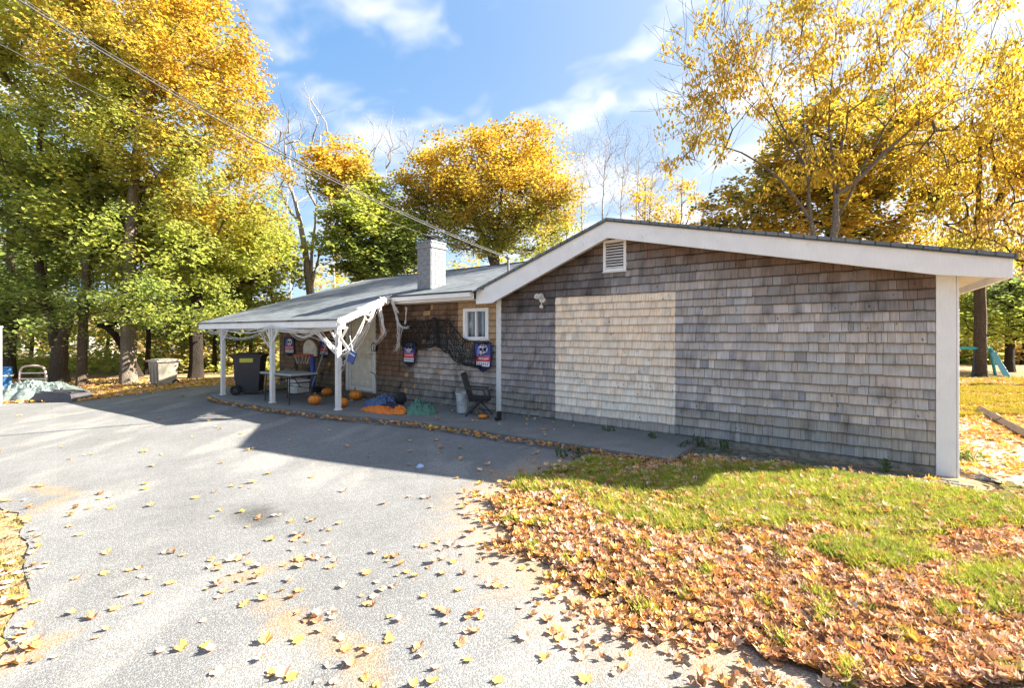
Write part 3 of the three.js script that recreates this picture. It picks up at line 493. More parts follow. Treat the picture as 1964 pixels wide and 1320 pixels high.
/* stems: arrays of world points (first is the base); env: ellipsoids [px, py, Z, rx, ry, rz in metres (or px for the first two)] */
function makeTree(name, label, category, o) {
  const R = mulberry(o.seed), root = thing(name, label, category, o.stems[0][0].clone(), 0, o.group), B = root.position;
  const pos = [], par = [], rad = [], wt = []; const add = (p, parent) => { pos.push(p); par.push(parent); wt.push(0); return pos.length - 1; };
  const stemFrac = [];
  o.stems.forEach((st, si) => {
    const curve = new THREE.CatmullRomCurve3(st), L = curve.getLength(), n = Math.max(3, Math.ceil(L / 0.55)); let prev = -1;
    if (si && o.fork) { let best = 1e9; pos.forEach((p, i) => { const d = p.distanceTo(st[0]); if (d < best) { best = d; prev = i; } }); }
    for (let k = si && o.fork ? 1 : 0; k <= n; k++) { const p = curve.getPointAt(k / n); if (k) p.add(V(gauss(R) * 0.03, 0, gauss(R) * 0.03)); prev = add(p, prev); stemFrac[prev] = k / n; }
  });
  const stemTop = pos.length;
  const env = o.env.map(([px, py, Z, rx, ry, rz]) => ({ c: at(px, py, Z), rx: rx * Z / F, ry: ry * Z / F, rz: rz ?? rx * Z / F })), vol = env.map((e) => e.rx * e.ry * e.rz), tot = vol.reduce((a, b) => a + b, 0);
  const tips = [];
  for (let i = 0; i < o.tips; i++) {
    let k = R() * tot, j = 0; while (j < env.length - 1 && (k -= vol[j]) > 0) j++;
    const e = env[j], a = R() * tau, b = Math.acos(2 * R() - 1), r = Math.pow(R(), o.shell ?? 0.26);
    tips.push(V(e.c.x + Math.sin(b) * Math.cos(a) * r * e.rx, e.c.y + Math.cos(b) * r * e.ry, e.c.z + Math.sin(b) * Math.sin(a) * r * e.rz));
  }
  const stemD = (p) => { let m = 1e9; for (let i = 0; i < stemTop; i++) m = Math.min(m, pos[i].distanceToSquared(p)); return m; };
  tips.map((t) => [stemD(t), t]).sort((a, b) => a[0] - b[0]).forEach(([, t]) => {
    let best = 1e9, bi = 0;
    for (let i = 0; i < pos.length; i++) { const p = pos[i]; if (p.y < B.y + (o.clear ?? 2)) continue; const d = p.distanceTo(t), dy = t.y - p.y; const c = d + Math.max(0, (o.rise ?? 0.45) * d - dy) * 1.4; if (c < best) { best = c; bi = i; } }
    const a = pos[bi], d = a.distanceTo(t), n = Math.max(1, Math.ceil(d / (o.step ?? 0.6))), pd = par[bi] >= 0 ? a.clone().sub(pos[par[bi]]).normalize() : V(0, 1, 0);
    const mid = a.clone().lerp(t, 0.45).add(pd.multiplyScalar(d * 0.18)).add(V(0, d * 0.06, 0)); let prev = bi;
    for (let k = 1; k <= n; k++) { const s = k / n, p = a.clone().multiplyScalar((1 - s) * (1 - s)).addScaledVector(mid, 2 * s * (1 - s)).addScaledVector(t, s * s); if (k < n) p.add(V(gauss(R), gauss(R), gauss(R)).multiplyScalar(0.04)); prev = add(p, prev); }
    wt[prev] += 1;
  });
  // bare twigs beyond the tips
  const tipIds = []; for (let i = stemTop; i < pos.length; i++) if (wt[i]) tipIds.push(i);
  for (const i of tipIds) for (let k = 0; k < (o.twigs ?? 0); k++) { const d = pos[i].clone().sub(pos[par[i]]).normalize().add(V(gauss(R) * 0.6, gauss(R) * 0.5 + 0.15, gauss(R) * 0.6)).normalize(); let p = add(pos[i].clone().addScaledVector(d, 0.3 + R() * 0.4), i); d.add(V(gauss(R) * 0.3, 0.1, gauss(R) * 0.3)).normalize(); wt[add(pos[p].clone().addScaledVector(d, 0.3 + R() * 0.4), p)] += 0.25; }
  for (let i = pos.length - 1; i >= 0; i--) if (par[i] >= 0) wt[par[i]] += wt[i];
  const wmax = Math.max(...wt); for (let i = 0; i < pos.length; i++) rad[i] = Math.max(o.twigR ?? 0.005, o.r * Math.pow(Math.max(wt[i], 0.25) / wmax, 0.6));
  for (let i = 0; i < stemTop; i++) if (par[i] < 0) rad[i] *= 1.35; else rad[i] = Math.max(rad[i], 0.02);
  for (let i = 0; i < stemTop; i++) rad[i] *= 1 - (o.taper ?? 0.4) * stemFrac[i];
  for (let i = 0; i < stemTop; i++) { const h = pos[i].y - B.y; if (h < 5) rad[i] = Math.max(rad[i], o.r * (1 - h / 7) * (o.stems.length > 1 ? 0.7 : 1)); if (h < 0.5) rad[i] *= 1 + (0.5 - h) * 0.5; }
  const P = [], U = [], I = []; let vc = 0;
  const circle = (p, d, r, n, v) => { const a = Math.abs(d.y) < 0.95 ? V(0, 1, 0).cross(d).normalize() : V(1, 0, 0).cross(d).normalize(), b = d.clone().cross(a); for (let k = 0; k <= n; k++) { const t = k / n * tau; const q = 1 + 0.10 * Math.sin(t * 3 + p.x * 3); P.push(p.x - B.x + (a.x * Math.cos(t) + b.x * Math.sin(t)) * r * q, p.y - B.y + (a.y * Math.cos(t) + b.y * Math.sin(t)) * r * q, p.z - B.z + (a.z * Math.cos(t) + b.z * Math.sin(t)) * r * q); U.push(k / n * Math.max(1, Math.round(r * 6.3 / 0.5)), v / 1.0); } };
  const dirOf = (i) => par[i] >= 0 ? pos[i].clone().sub(pos[par[i]]).normalize() : V(0, 1, 0);
  for (let i = 0; i < pos.length; i++) {
    const p = par[i]; if (p < 0) continue; const n = rad[i] > 0.08 ? 9 : rad[i] > 0.025 ? 6 : 4, d = dirOf(i); let d0 = dirOf(p), r0 = Math.min(rad[p], rad[i] * 1.25); if (d0.dot(d) < 0.7) { d0 = d; r0 = rad[i] * 1.15; }
    circle(pos[p], d0, r0, n, pos[p].y); circle(pos[i], d, rad[i], n, pos[i].y);
    for (let k = 0; k < n; k++) { const a = vc + k, b = a + n + 1; I.push(a, a + 1, b, b, a + 1, b + 1); } vc += 2 * (n + 1);
  }
  const g = new THREE.BufferGeometry(); g.setAttribute('position', new THREE.Float32BufferAttribute(P, 3)); g.setAttribute('uv', new THREE.Float32BufferAttribute(U, 2)); g.setIndex(I); g.computeVertexNormals();
  part('trunk', g, o.bark ?? M.bark, root);
  if (o.clumps) {
    const spots = [], perTip = o.clumps / tipIds.length; let acc = 0;
    for (const i of tipIds) {
      acc += perTip * (0.55 + 0.9 * R()); const shade = 1 + gauss(R) * 0.12;
      while (acc >= 1) {
        acc -= 1; const back = R() < 0.3 && par[i] >= stemTop ? par[i] : i, s = o.spread ?? 0.6;
        const p = pos[back].clone().add(V(gauss(R) * s, gauss(R) * s * 0.55, gauss(R) * s)), fl = shade * (0.85 + 0.3 * R()), c = o.color(p, R).map((q) => q * fl);
        if (fbm3(p.x * 0.9 + o.seed, p.y * 0.9, p.z * 0.9, 2) < (o.gap ?? -0.24)) continue;
        spots.push([p.sub(B), 0.8 + 0.5 * R(), c, [gauss(R) * 0.35, R() * tau, gauss(R) * 0.35]]);
      }
    }
    instanced('crown', clumpGeo(o.leafKind ?? 'broad', o.leaf ?? 0.13, o.per ?? 9, o.clumpR ?? 0.27, 1 + o.seed % 7), M.leaf, root, spots).userData.kind = 'stuff';
  }
  return root;
}
const nth = (x, all) => ['first', 'second', 'third', 'fourth', 'fifth', 'sixth', 'seventh', 'eighth', 'ninth', 'tenth', 'eleventh', 'twelfth'][all.filter((q) => q < x).length] + ' from the left';
const foot = (px, py, Z) => { const r = ray(px, py ?? 740), t = Z ?? null; if (t === null) return gp(px, py); const x = r.x * t, z = -t; return V(x, gh(x, z) - 0.05, z); };
const stem = (Z, ...pts) => pts.map(([x, y, dz], i) => i === 0 && y > 690 ? foot(x, y, Z) : at(x, y, Z + (dz ?? 0)));
const ramp = (t, stops) => { t = clamp(t) * (stops.length - 1); const i = Math.min(stops.length - 2, Math.floor(t)); return mixc(stops[i], stops[i + 1], t - i); };
const autumn = (y0, y1, stops, xk = 0, x0 = 0) => (p, R) => { const [px, py] = pxOf(p), t = (y0 - py) / (y0 - y1) + (px - x0) * xk + 0.55 * fbm3(p.x * 0.45, p.y * 0.45, p.z * 0.45, 3) + gauss(R) * 0.12; return ramp(t, stops); };

const mapleColor = (p, R) => { const [px, py] = pxOf(p), t = (700 - py) / 700 * 0.72 - 0.07 + (px - 150) * 0.0009 + 0.34 * fbm3(p.x * 0.45, p.y * 0.45, p.z * 0.45, 2) + 0.30 * fbm3(p.x * 1.5, p.y * 1.5, p.z * 1.5, 2) + gauss(R) * 0.10; return ramp(t, [pal.green, pal.green, pal.lime, pal.lime, pal.olive, pal.yellow, pal.yellow, pal.gold, pal.orange]); };
makeTree('maple_tree', 'tall maple with straight pale trunk, green below and gold above, behind the beige bin', 'tree', {
  seed: 1, r: 0.23, bark: M.barkPale, stems: [stem(15, [248, 740], [247, 600], [250, 480], [258, 330], [275, 150], [285, 0])], clear: 2.2, rise: 0.2,
  env: [[330, 190, 15, 165, 190, 3.4], [420, 330, 15, 110, 130, 2.5], [300, 30, 15, 130, 130, 3], [490, 385, 14.6, 55, 85, 1.2], [340, 480, 14.5, 140, 90, 2.4], [420, 140, 15, 70, 110, 2], [350, 585, 14.5, 120, 55, 1.8], [270, 600, 13.6, 60, 40, 1]], tips: 430, clumps: 6600, leaf: 0.092, per: 13, gap: -0.13, color: mapleColor, spread: 0.44,
});
makeTree('maple_tree', 'large maple forking low into two stems above the plastic sheeting pile', 'tree', {
  seed: 2, r: 0.24, stems: [stem(15.5, [118, 738], [116, 690], [128, 620], [165, 560], [180, 480], [195, 380], [190, 200]), stem(15.5, [112, 690], [100, 620], [85, 560], [70, 450], [75, 300], [90, 120])], fork: true, clear: 1.8, rise: 0.2, bark: M.bark,
  env: [[60, 180, 15, 190, 210, 3.4], [170, 90, 15.5, 150, 150, 3], [60, 440, 14.6, 160, 130, 2.8], [200, 380, 15, 110, 130, 2.5], [40, 580, 14, 110, 60, 1.6], [220, 560, 14.2, 130, 55, 1.6], [60, 640, 13.4, 100, 40, 1.2], [180, 625, 14, 90, 40, 1.2]], tips: 430, clumps: 6600, leaf: 0.092, per: 13, gap: -0.13, color: mapleColor, spread: 0.44,
});
makeTree('maple_tree', 'thin dark trunked maple between forked maple and pale trunk', 'tree', {
  seed: 3, r: 0.13, stems: [stem(14.6, [158, 738], [160, 640], [165, 540], [168, 430], [170, 330])], clear: 3, env: [[170, 400, 15.5, 120, 110, 2]], tips: 90, clumps: 1300, color: mapleColor,
});
makeTree('maple_tree', 'broad trunk standing behind pile at far edge of view', 'tree', {
  seed: 4, r: 0.26, stems: [stem(17.5, [14, 735], [16, 640], [22, 540], [20, 400])], clear: 2.6, env: [[-60, 420, 17.5, 200, 220, 3.4]], tips: 150, clumps: 3000, color: mapleColor,
});
makeTree('tree', 'thick dark trunk close behind left end of porch roof', 'tree', {
  seed: 5, r: 0.22, bark: M.barkDark, stems: [stem(16.5, [377, 735], [378, 620], [384, 500], [390, 380])], clear: 3.4, env: [[420, 470, 17, 120, 80, 2.2]], tips: 110, clumps: 1400, color: autumn(620, 380, [pal.green, pal.lime, pal.lime, pal.yellow]),
});
makeTree('dead_tree', 'dark leaning trunk tipping left across the pale maple trunk', 'tree', { seed: 6, r: 0.14, bark: M.barkDark, stems: [stem(17, [268, 738], [250, 690], [225, 645], [203, 625])], clear: 1, env: [[200, 620, 17, 20, 12, 0.3]], tips: 4 });
makeTree('sapling', 'slim twin sapling leaning over behind the beige bin', 'tree', { seed: 7, r: 0.09, bark: M.barkDark, stems: [stem(18, [283, 735], [285, 640], [278, 560], [262, 430])], clear: 2, env: [[275, 480, 18, 70, 80, 1.2]], tips: 60, clumps: 500, color: autumn(620, 400, [pal.lime, pal.yellow, pal.lime]) });
for (const [i, [x, Z, top]] of [[455, 20, 300], [480, 23, 330], [350, 22, 250], [410, 19, 420], [205, 24, 250], [320, 26, 300], [60, 23, 320], [440, 26, 300], [100, 27, 330], [520, 24, 380]].entries())
  makeTree('sapling', `slender woodland sapling beyond the porch, ${nth(x, [455, 480, 350, 410, 205, 320, 60, 440, 100, 520])} of its group`, 'tree', { group: 'woodland saplings beyond the porch', seed: 40 + i, r: 0.085, bark: i % 2 ? M.barkDark : M.bark, stems: [stem(Z, [x, 735], [x + 4, 600], [x - 4, 470], [x + 6, top])], clear: 2.4, env: [[x, 480, Z, 75, 90, 1.6], [x, 610, Z, 70, 60, 1.6]], tips: 80, clumps: 800, leaf: 0.14, color: autumn(660, 330, [pal.green, pal.lime, pal.olive, pal.yellow]) });

makeTree('bare_tree', 'big bare tree with thick grey split trunk behind ridge', 'tree', { taper: 0.85, seed: 8, r: 0.30, bark: M.barkGrey, twigs: 1, twigR: 0.005, stems: [stem(24, [598, 720], [596, 560], [600, 480], [607, 400], [612, 320]), stem(24, [596, 560], [585, 480], [570, 400], [545, 320], [530, 260]), stem(24, [597, 545], [625, 440], [640, 330])], fork: true, clear: 4, rise: 0.85, step: 0.9, env: [[570, 280, 24, 75, 120, 2.6], [545, 330, 24, 60, 100, 2], [640, 350, 24, 50, 90, 2]], tips: 130, shell: 0.5 });
makeTree('maple_tree', 'orange topped maple with dense green base left of the chimney', 'tree', { seed: 9, r: 0.2, stems: [stem(21, [700, 720], [700, 560], [690, 450], [670, 340])], clear: 2.5, rise: 0.2, env: [[710, 470, 21, 85, 75, 2.4], [655, 330, 21, 55, 55, 1.3], [690, 380, 21, 45, 60, 1.2], [770, 470, 21, 50, 60, 1.4]], tips: 230, clumps: 3800, leaf: 0.135, color: autumn(500, 290, [pal.green, pal.green, pal.lime, pal.lime, pal.olive, pal.yellow, pal.gold]) });
makeTree('bare_tree', 'bare tree with upswept limbs above the chimney', 'tree', { taper: 0.8, seed: 10, r: 0.15, bark: M.barkGrey, twigs: 2, twigR: 0.005, stems: [stem(32, [740, 720], [742, 500], [742, 380], [740, 250]), stem(32, [742, 390], [770, 330], [800, 260]), stem(32, [742, 390], [715, 330], [685, 290])], fork: true, clear: 5, rise: 0.6, step: 0.8, env: [[742, 270, 32, 45, 50, 2], [785, 280, 32, 35, 40, 1.6], [695, 300, 32, 30, 40, 1.6]], tips: 80, shell: 0.5 });
makeTree('maple_tree', 'rounded golden orange maple behind roof ridge right of chimney', 'tree', { seed: 11, r: 0.3, bark: M.bark, stems: [stem(23, [950, 720], [950, 560], [952, 490], [960, 400], [965, 330]), stem(23, [950, 520], [925, 450], [890, 390], [860, 350]), stem(23, [951, 500], [985, 430], [1030, 380], [1055, 350])], fork: true, clear: 3.2, rise: 0.2, env: [[930, 370, 23, 145, 105, 3.6], [850, 360, 23, 85, 75, 2.4], [985, 295, 23, 90, 62, 2.4], [1045, 375, 23, 72, 90, 2.2], [800, 395, 23, 60, 58, 1.6], [1080, 415, 23, 42, 48, 1.4], [900, 450, 23, 85, 42, 2], [1020, 450, 23, 75, 42, 2]], tips: 460, gap: -0.42, clumps: 5200, leaf: 0.11, per: 11, clumpR: 0.3, color: autumn(500, 260, [pal.lime, pal.olive, pal.olive, pal.gold, pal.yellow, pal.gold], 0.0003, 900) });
for (const [i, [x, Z, top, y]] of [[1120, 34, 250], [1160, 30, 235], [1195, 33, 255], [1225, 36, 240], [1250, 30, 300], [640, 36, 260], [845, 36, 290], [1090, 38, 280], [500, 30, 215], [555, 34, 235]].entries())
  makeTree('bare_tree', `slim leafless tree far behind the roof, ${nth(x, [1120, 1160, 1195, 1225, 1250, 640, 845, 1090, 500, 555])} of its group`, 'tree', { group: 'slim leafless trees behind the roof', seed: 60 + i, r: 0.08, bark: M.barkGrey, twigs: 2, twigR: 0.005, stems: [stem(Z, [x, 720], [x + 3, 560], [x - 4, 420], [x + 3, top + 30])], clear: 4.5, rise: 0.75, step: 0.8, env: [[x, (top + 420) / 2, Z, 36, (440 - top) / 2, 1.4]], tips: 90, shell: 0.6 });
for (const [i, [x, y, Z]] of [[1235, 410, 28], [1305, 400, 26], [1040, 470, 27]].entries())
  makeTree('young_tree', `thin yellow leaved young tree behind the gable, ${nth(x, [1235, 1305, 1040])} of its group`, 'tree', { group: 'thin yellow young trees behind the gable', seed: 80 + i, r: 0.09, stems: [stem(Z, [x, 720], [x, 520], [x + 3, y - 60])], clear: 3, env: [[x, y, Z, 42, 70, 1.4]], tips: 50, clumps: 190, leaf: 0.12, spread: 0.35, color: autumn(470, 330, [pal.olive, pal.gold, pal.yellow]) });

// the sparse yellow tree over the gable roof
makeTree('hickory_tree', 'tall spreading tree with many stems and sparse drooping yellow leaves over gable', 'tree', {
  seed: 12, taper: 0.8, r: 0.17, bark: M.barkPale, leafKind: 'long', leaf: 0.135, per: 9, clumpR: 0.24, twigs: 2, twigR: 0.005, clear: 3.6, rise: 0.78, step: 0.7, fork: true, shell: 0.45,
  stems: [stem(15, [1585, 720], [1582, 560], [1560, 450], [1545, 300], [1535, 150], [1530, -80]), stem(15, [1582, 560], [1600, 450], [1608, 330], [1625, 220], [1650, 60], [1660, -100]), stem(15, [1600, 440], [1650, 330], [1720, 210], [1800, 120], [1900, 0]), stem(15, [1550, 330], [1500, 240], [1440, 120], [1390, 20]), stem(15, [1550, 330], [1460, 220], [1380, 150]), stem(15, [1603, 400], [1590, 250], [1600, 100], [1610, -60]), stem(15, [1608, 380], [1700, 290], [1800, 200], [1920, 110]), stem(15, [1556, 420], [1480, 330], [1400, 285], [1300, 270])],
  env: [[1420, 120, 15, 150, 130, 2.6], [1600, 60, 15, 160, 170, 2.8], [1780, 130, 15, 170, 150, 2.8], [1340, 230, 15, 85, 110, 2], [1880, 230, 14.5, 120, 110, 2.4], [1560, 300, 15, 130, 80, 2]], tips: 560, clumps: 2100, spread: 0.28,
  color: autumn(420, 0, [pal.gold, pal.yellow, pal.yellow, pal.gold, pal.yellow]),
});
makeTree('hemlock_tree', 'dense dark green and yellow tree behind the sparse yellow one', 'tree', { seed: 13, r: 0.3, bark: M.barkDark, clear: 2, rise: 0.1, stems: [stem(22, [1590, 720], [1590, 500], [1595, 230])], env: [[1500, 390, 22, 150, 95, 3.4], [1600, 300, 22, 150, 100, 3.4], [1720, 380, 22, 95, 100, 3], [1430, 440, 22, 90, 50, 2.4]], tips: 420, clumps: 6800, leaf: 0.16, color: (p, R) => { const t = fbm3(p.x * 0.8, p.y * 0.8, p.z * 0.8, 3) + gauss(R) * 0.25; return t < -0.3 ? pal.dark : t < -0.16 ? pal.olive : t < 0.3 ? pal.yellow : pal.gold; } });
makeTree('yellow_tree', 'yellow leaved tree at far right beyond the eave', 'tree', { seed: 14, r: 0.2, clear: 3, twigs: 1, leafKind: 'long', leaf: 0.15, stems: [stem(17, [1880, 715], [1880, 560], [1876, 420], [1880, 250])], rise: 0.3, env: [[1880, 330, 17, 110, 140, 2.6], [1950, 200, 17, 110, 150, 2.6], [1930, 430, 16.5, 100, 60, 2]], tips: 240, clumps: 1300, color: autumn(520, 120, [pal.olive, pal.yellow, pal.yellow, pal.yellow]) });
makeTree('yellow_tree', 'brown and yellow tree leaning in past right edge of roof', 'tree', { seed: 15, r: 0.2, clear: 2.6, stems: [stem(14, [2080, 760], [2075, 560], [2070, 400])], rise: 0.2, leafKind: 'long', leaf: 0.15, env: [[2010, 380, 14, 100, 130, 2], [1990, 250, 14, 70, 100, 1.6]], tips: 150, clumps: 800, color: autumn(480, 250, [pal.brown, pal.gold, pal.yellow]) });
makeTree('evergreen', 'dark green tree low behind the right eave', 'tree', { seed: 16, r: 0.16, bark: M.barkDark, clear: 1.2, rise: 0.05, stems: [stem(19, [1935, 720], [1935, 600], [1938, 500])], env: [[1930, 600, 19, 85, 55, 2]], tips: 110, clumps: 650, color: autumn(680, 520, [pal.lime, pal.lime, pal.green, pal.dark]) });
for (const [i, [x, Z]] of [[1850, 25], [1905, 28], [1960, 24], [1830, 30], [1700, 30], [1790, 27]].entries())
  makeTree('sapling', `slim yellowing tree past the swing set, ${nth(x, [1850, 1905, 1960, 1830, 1700, 1790])} of its group`, 'tree', { group: 'slim trees past the swing set', seed: 90 + i, r: 0.1, bark: M.barkDark, stems: [stem(Z, [x, 720], [x + 3, 600], [x - 3, 430], [x, 300])], clear: 1.6, env: [[x, 560, Z, 60, 110, 1.6]], tips: 60, clumps: 500, leaf: 0.16, color: autumn(700, 450, [pal.olive, pal.lime, pal.yellow]) });

// woods that read as one mass: undergrowth and far trees
function mass(name, label, list, leaf, seed, color) {
  const R = mulberry(seed), g = clumpGeo('broad', leaf, 10, leaf * 2.2, seed), spots = [];
  for (const [x0, x1, y0, y1, Z0, Z1, n] of list) for (let i = 0; i < n; i++) {
    const x = lerp(x0, x1, R()), Z = lerp(Z0, Z1, R()), top = lerp(y0, y1, Math.pow(R(), 0.8)) + 34 * fbm2(x * 0.02 + seed, Z, 2), p = at(x, top, Z); if (p.y < gh(p.x, p.z)) p.y = gh(p.x, p.z) + R() * 0.3;
    if (n3(p.x * 0.55, p.y * 0.55, p.z * 0.55) < -0.28) continue; spots.push([p, 0.7 + 0.7 * R(), color(p, R).map((q) => q * (0.8 + 0.4 * R())), [gauss(R) * 0.4, R() * tau, gauss(R) * 0.4]]);
  }
  const o = instanced(name, g, M.leaf, scene, spots); o.userData = { kind: 'stuff', label, category: 'vegetation' }; return o;
}
mass('undergrowth', 'bright green and yellow undergrowth between the tree trunks beyond the driveway', [[-60, 560, 735, 570, 19, 28, 2300], [-120, 620, 738, 680, 18, 22, 800]], 0.14, 301, (p, R) => ramp(0.5 + 0.8 * fbm3(p.x * 0.4, p.y * 0.4, p.z * 0.4, 3) + gauss(R) * 0.2, [pal.lime, pal.pale, pal.lime, pal.pale, pal.yellow]));
mass('far_woods', 'distant autumn woods filling the horizon behind house and yard', [[-300, 700, 690, 590, 34, 60, 1300], [600, 1320, 690, 500, 34, 60, 1100], [1300, 2100, 700, 540, 34, 60, 1300], [1800, 2050, 726, 670, 24, 32, 600]], 0.30, 302, (p, R) => ramp(0.5 + 0.8 * fbm3(p.x * 0.2, p.y * 0.2, p.z * 0.2, 3) + gauss(R) * 0.3, [pal.lime, pal.pale, pal.yellow, pal.brown, pal.pale]));

// ---------------------------------------------------------------- grass and fallen leaves
function bladeTuft(seed, n, h) {
  const R = mulberry(seed), P = [];
  for (let i = 0; i < n; i++) { const a = R() * tau, r = R() * 0.03, x = Math.cos(a) * r, z = Math.sin(a) * r, hh = h * (0.5 + 0.7 * R()), w = 0.0035, b = R() * tau, lx = Math.cos(b) * hh * 0.5, lz = Math.sin(b) * hh * 0.5, cx = -Math.sin(b) * w, cz = Math.cos(b) * w; const m = [x + lx * 0.35, hh * 0.6, z + lz * 0.35], t = [x + lx, hh, z + lz]; P.push(x - cx, 0, z - cz, x + cx, 0, z + cz, m[0] + cx * 0.8, m[1], m[2] + cz * 0.8, x - cx, 0, z - cz, m[0] + cx * 0.8, m[1], m[2] + cz * 0.8, m[0] - cx * 0.8, m[1], m[2] - cz * 0.8, m[0] - cx * 0.8, m[1], m[2] - cz * 0.8, m[0] + cx * 0.8, m[1], m[2] + cz * 0.8, ...t); }
  const g = new THREE.BufferGeometry(); g.setAttribute('position', new THREE.Float32BufferAttribute(P, 3)); g.computeVertexNormals(); return g;
}
{
  const R = mulberry(501), spots = [];
  for (let i = 0; i < 130000; i++) {
    const px = 960 + R() * 1040, py = 885 + Math.pow(R(), 1.3) * 440, p = gp(px, py); if (!inside(lawnPoly, p.x, p.z)) continue; const g = green(p.x, p.z); if (R() > g * 1.2 - 0.06 + (n2(p.x * 2.5, p.z * 2.5) > 0.55 ? 0.15 : 0)) continue;
    const l = toLocal(p.x, p.z); if (l[1] < 1.02) continue;
    p.y = lawnY(p.x, p.z) - 0.005; const f = 0.5 + 0.5 * fbm2(p.x * 1.5, p.z * 1.5, 3) + gauss(R) * 0.15; spots.push([p, 0.7 + 0.6 * R(), mixc([0.21, 0.27, 0.035], [0.50, 0.50, 0.065], clamp(f)), [0, R() * tau, 0]]);
  }
  const o = instanced('grass', bladeTuft(1, 9, 0.085), M.blade, scene, spots); o.userData = { kind: 'stuff', label: 'short bright green lawn grass showing between fallen leaves', category: 'grass' };
  const far = []; for (let i = 0; i < 9000; i++) { const px = 1836 + R() * 150, py = 728 + R() * 75, p = gp(px, py); if (n2(p.x * 0.6, p.z * 0.6) < -0.1) continue; p.y += 0.0; far.push([p, 0.9 + 0.6 * R(), mixc([0.30, 0.28, 0.03], [0.52, 0.36, 0.05], R()), [0, R() * tau, 0]]); }
  const q = instanced('grass', bladeTuft(2, 7, 0.09), M.blade, scene, far); q.userData = { kind: 'stuff', label: 'yellowing grass of the back yard beyond right corner of house', category: 'grass' };
  const dry = []; for (let i = 0; i < 700; i++) { const px = -60 + R() * 125, py = 965 + R() * 300, p = gp(px, py); if (inside(drivePoly, p.x, p.z) || n2(p.x * 3, p.z * 3) < 0.0) continue; dry.push([p, 0.6 + 0.5 * R(), mixc([0.26, 0.26, 0.04], [0.46, 0.33, 0.14], R()), [0, R() * tau, 0]]); }
  const w = instanced('grass', bladeTuft(3, 7, 0.035), M.blade, scene, dry); w.userData = { kind: 'stuff', label: 'thin dry grass on bare earth at left edge of driveway', category: 'grass' };
}
function mapleLeaf(seed, curl) {
  const R = mulberry(seed), lobes = [[-2.7, 0.50], [-2.1, 0.55], [-1.6, 0.72], [-1.35, 0.66], [-1.05, 0.64], [-0.78, 0.82], [-0.5, 0.72], [-0.28, 0.72], [0, 0.95], [0.28, 0.70], [0.5, 0.74], [0.75, 0.80], [1.05, 0.62], [1.35, 0.66], [1.6, 0.70], [2.1, 0.55], [2.7, 0.48]];
  const pts = lobes.map(([a, r]) => { r *= 0.78 + 0.4 * R(); return [Math.sin(a) * r * 0.5, Math.cos(a) * r * 0.5]; }), c1 = curl * (0.5 + R()), c2 = curl * (R() * 1.6 - 0.3), tw = (R() - 0.5) * curl;
  const lift = (x, y) => c1 * x * x * 2.4 + c2 * y * y * 1.6 + tw * x * y * 2 + 0.055 * Math.sin(x * 11 + seed) * Math.cos(y * 9 + seed * 2) + 0.03 * n2(x * 7 + seed, y * 7), P = [], C = [], ins = pts.map(([x, y]) => [x * 0.5, y * 0.5]);
  const v = (x, y, s) => { P.push(x, lift(x, y), -y); C.push(s, s, s); }, n = pts.length;
  for (let i = 0; i < n; i++) { const a = pts[i], b = pts[(i + 1) % n], ai = ins[i], bi = ins[(i + 1) % n]; if (i === n - 1) { v(0, 0, 0.8); v(...ai, 1); v(...bi, 1); continue; } v(0, 0, 0.8); v(...ai, 1); v(...bi, 1); v(...ai, 1); v(...a, 1.08); v(...b, 1.08); v(...ai, 1); v(...b, 1.08); v(...bi, 1); }
  v(-0.008, 0, 0.6); v(0.008, 0, 0.6); v(0.03, -0.55, 0.6);
  const g = new THREE.BufferGeometry(); g.setAttribute('position', new THREE.Float32BufferAttribute(P, 3)); g.setAttribute('color', new THREE.Float32BufferAttribute(C, 3)); g.computeVertexNormals(); return g;
}
const leafGeos = Array.from({ length: 8 }, (_, i) => mapleLeaf(700 + i, 0.35 + (i % 4) * 0.4));
const litterTones = [[0.55, 0.37, 0.25], [0.60, 0.44, 0.33], [0.52, 0.27, 0.10], [0.41, 0.24, 0.13], [0.26, 0.15, 0.085], [0.56, 0.38, 0.08], [0.60, 0.48, 0.37], [0.54, 0.32, 0.10], [0.40, 0.20, 0.10]];
for (const c of litterTones) for (let k = 0; k < 3; k++) c[k] *= [1.24, 1.20, 1.16][k];
const litterMats = litterTones.map((c) => { const m = M.litter.clone(); m.color = lin(...c); return m; });
function scatter(owner, cand, many, label, R) { // cand: [pos, size, rot, tone]
  cand.sort((a, b) => b[1] / -b[0].z - a[1] / -a[0].z);
  for (const [p, s, r, t] of cand.slice(0, many)) { const o = part('leaf', leafGeos[Math.floor(R() * 8)], litterMats[t], owner); o.position.copy(p); o.rotation.set(...r); owner === driveway ? o.scale.set(s * (0.7 + 0.5 * R()), s * (0.3 + 0.8 * R()), s) : o.scale.set(s * (0.7 + 0.5 * R()), s * (0.5 + 0.9 * R()), s); }
  const o = instanced('leaf_litter', leafGeos[1], M.litter, owner, cand.slice(many).map(([p, s, r, t]) => [p, V(s * (0.6 + 0.6 * R()), s * (0.3 + 1.6 * R()), s * (0.8 + 0.4 * R())), ((f) => litterTones[t].map((q) => q * f))(0.65 + 0.6 * R()), r])); o.userData.kind = 'stuff';
}
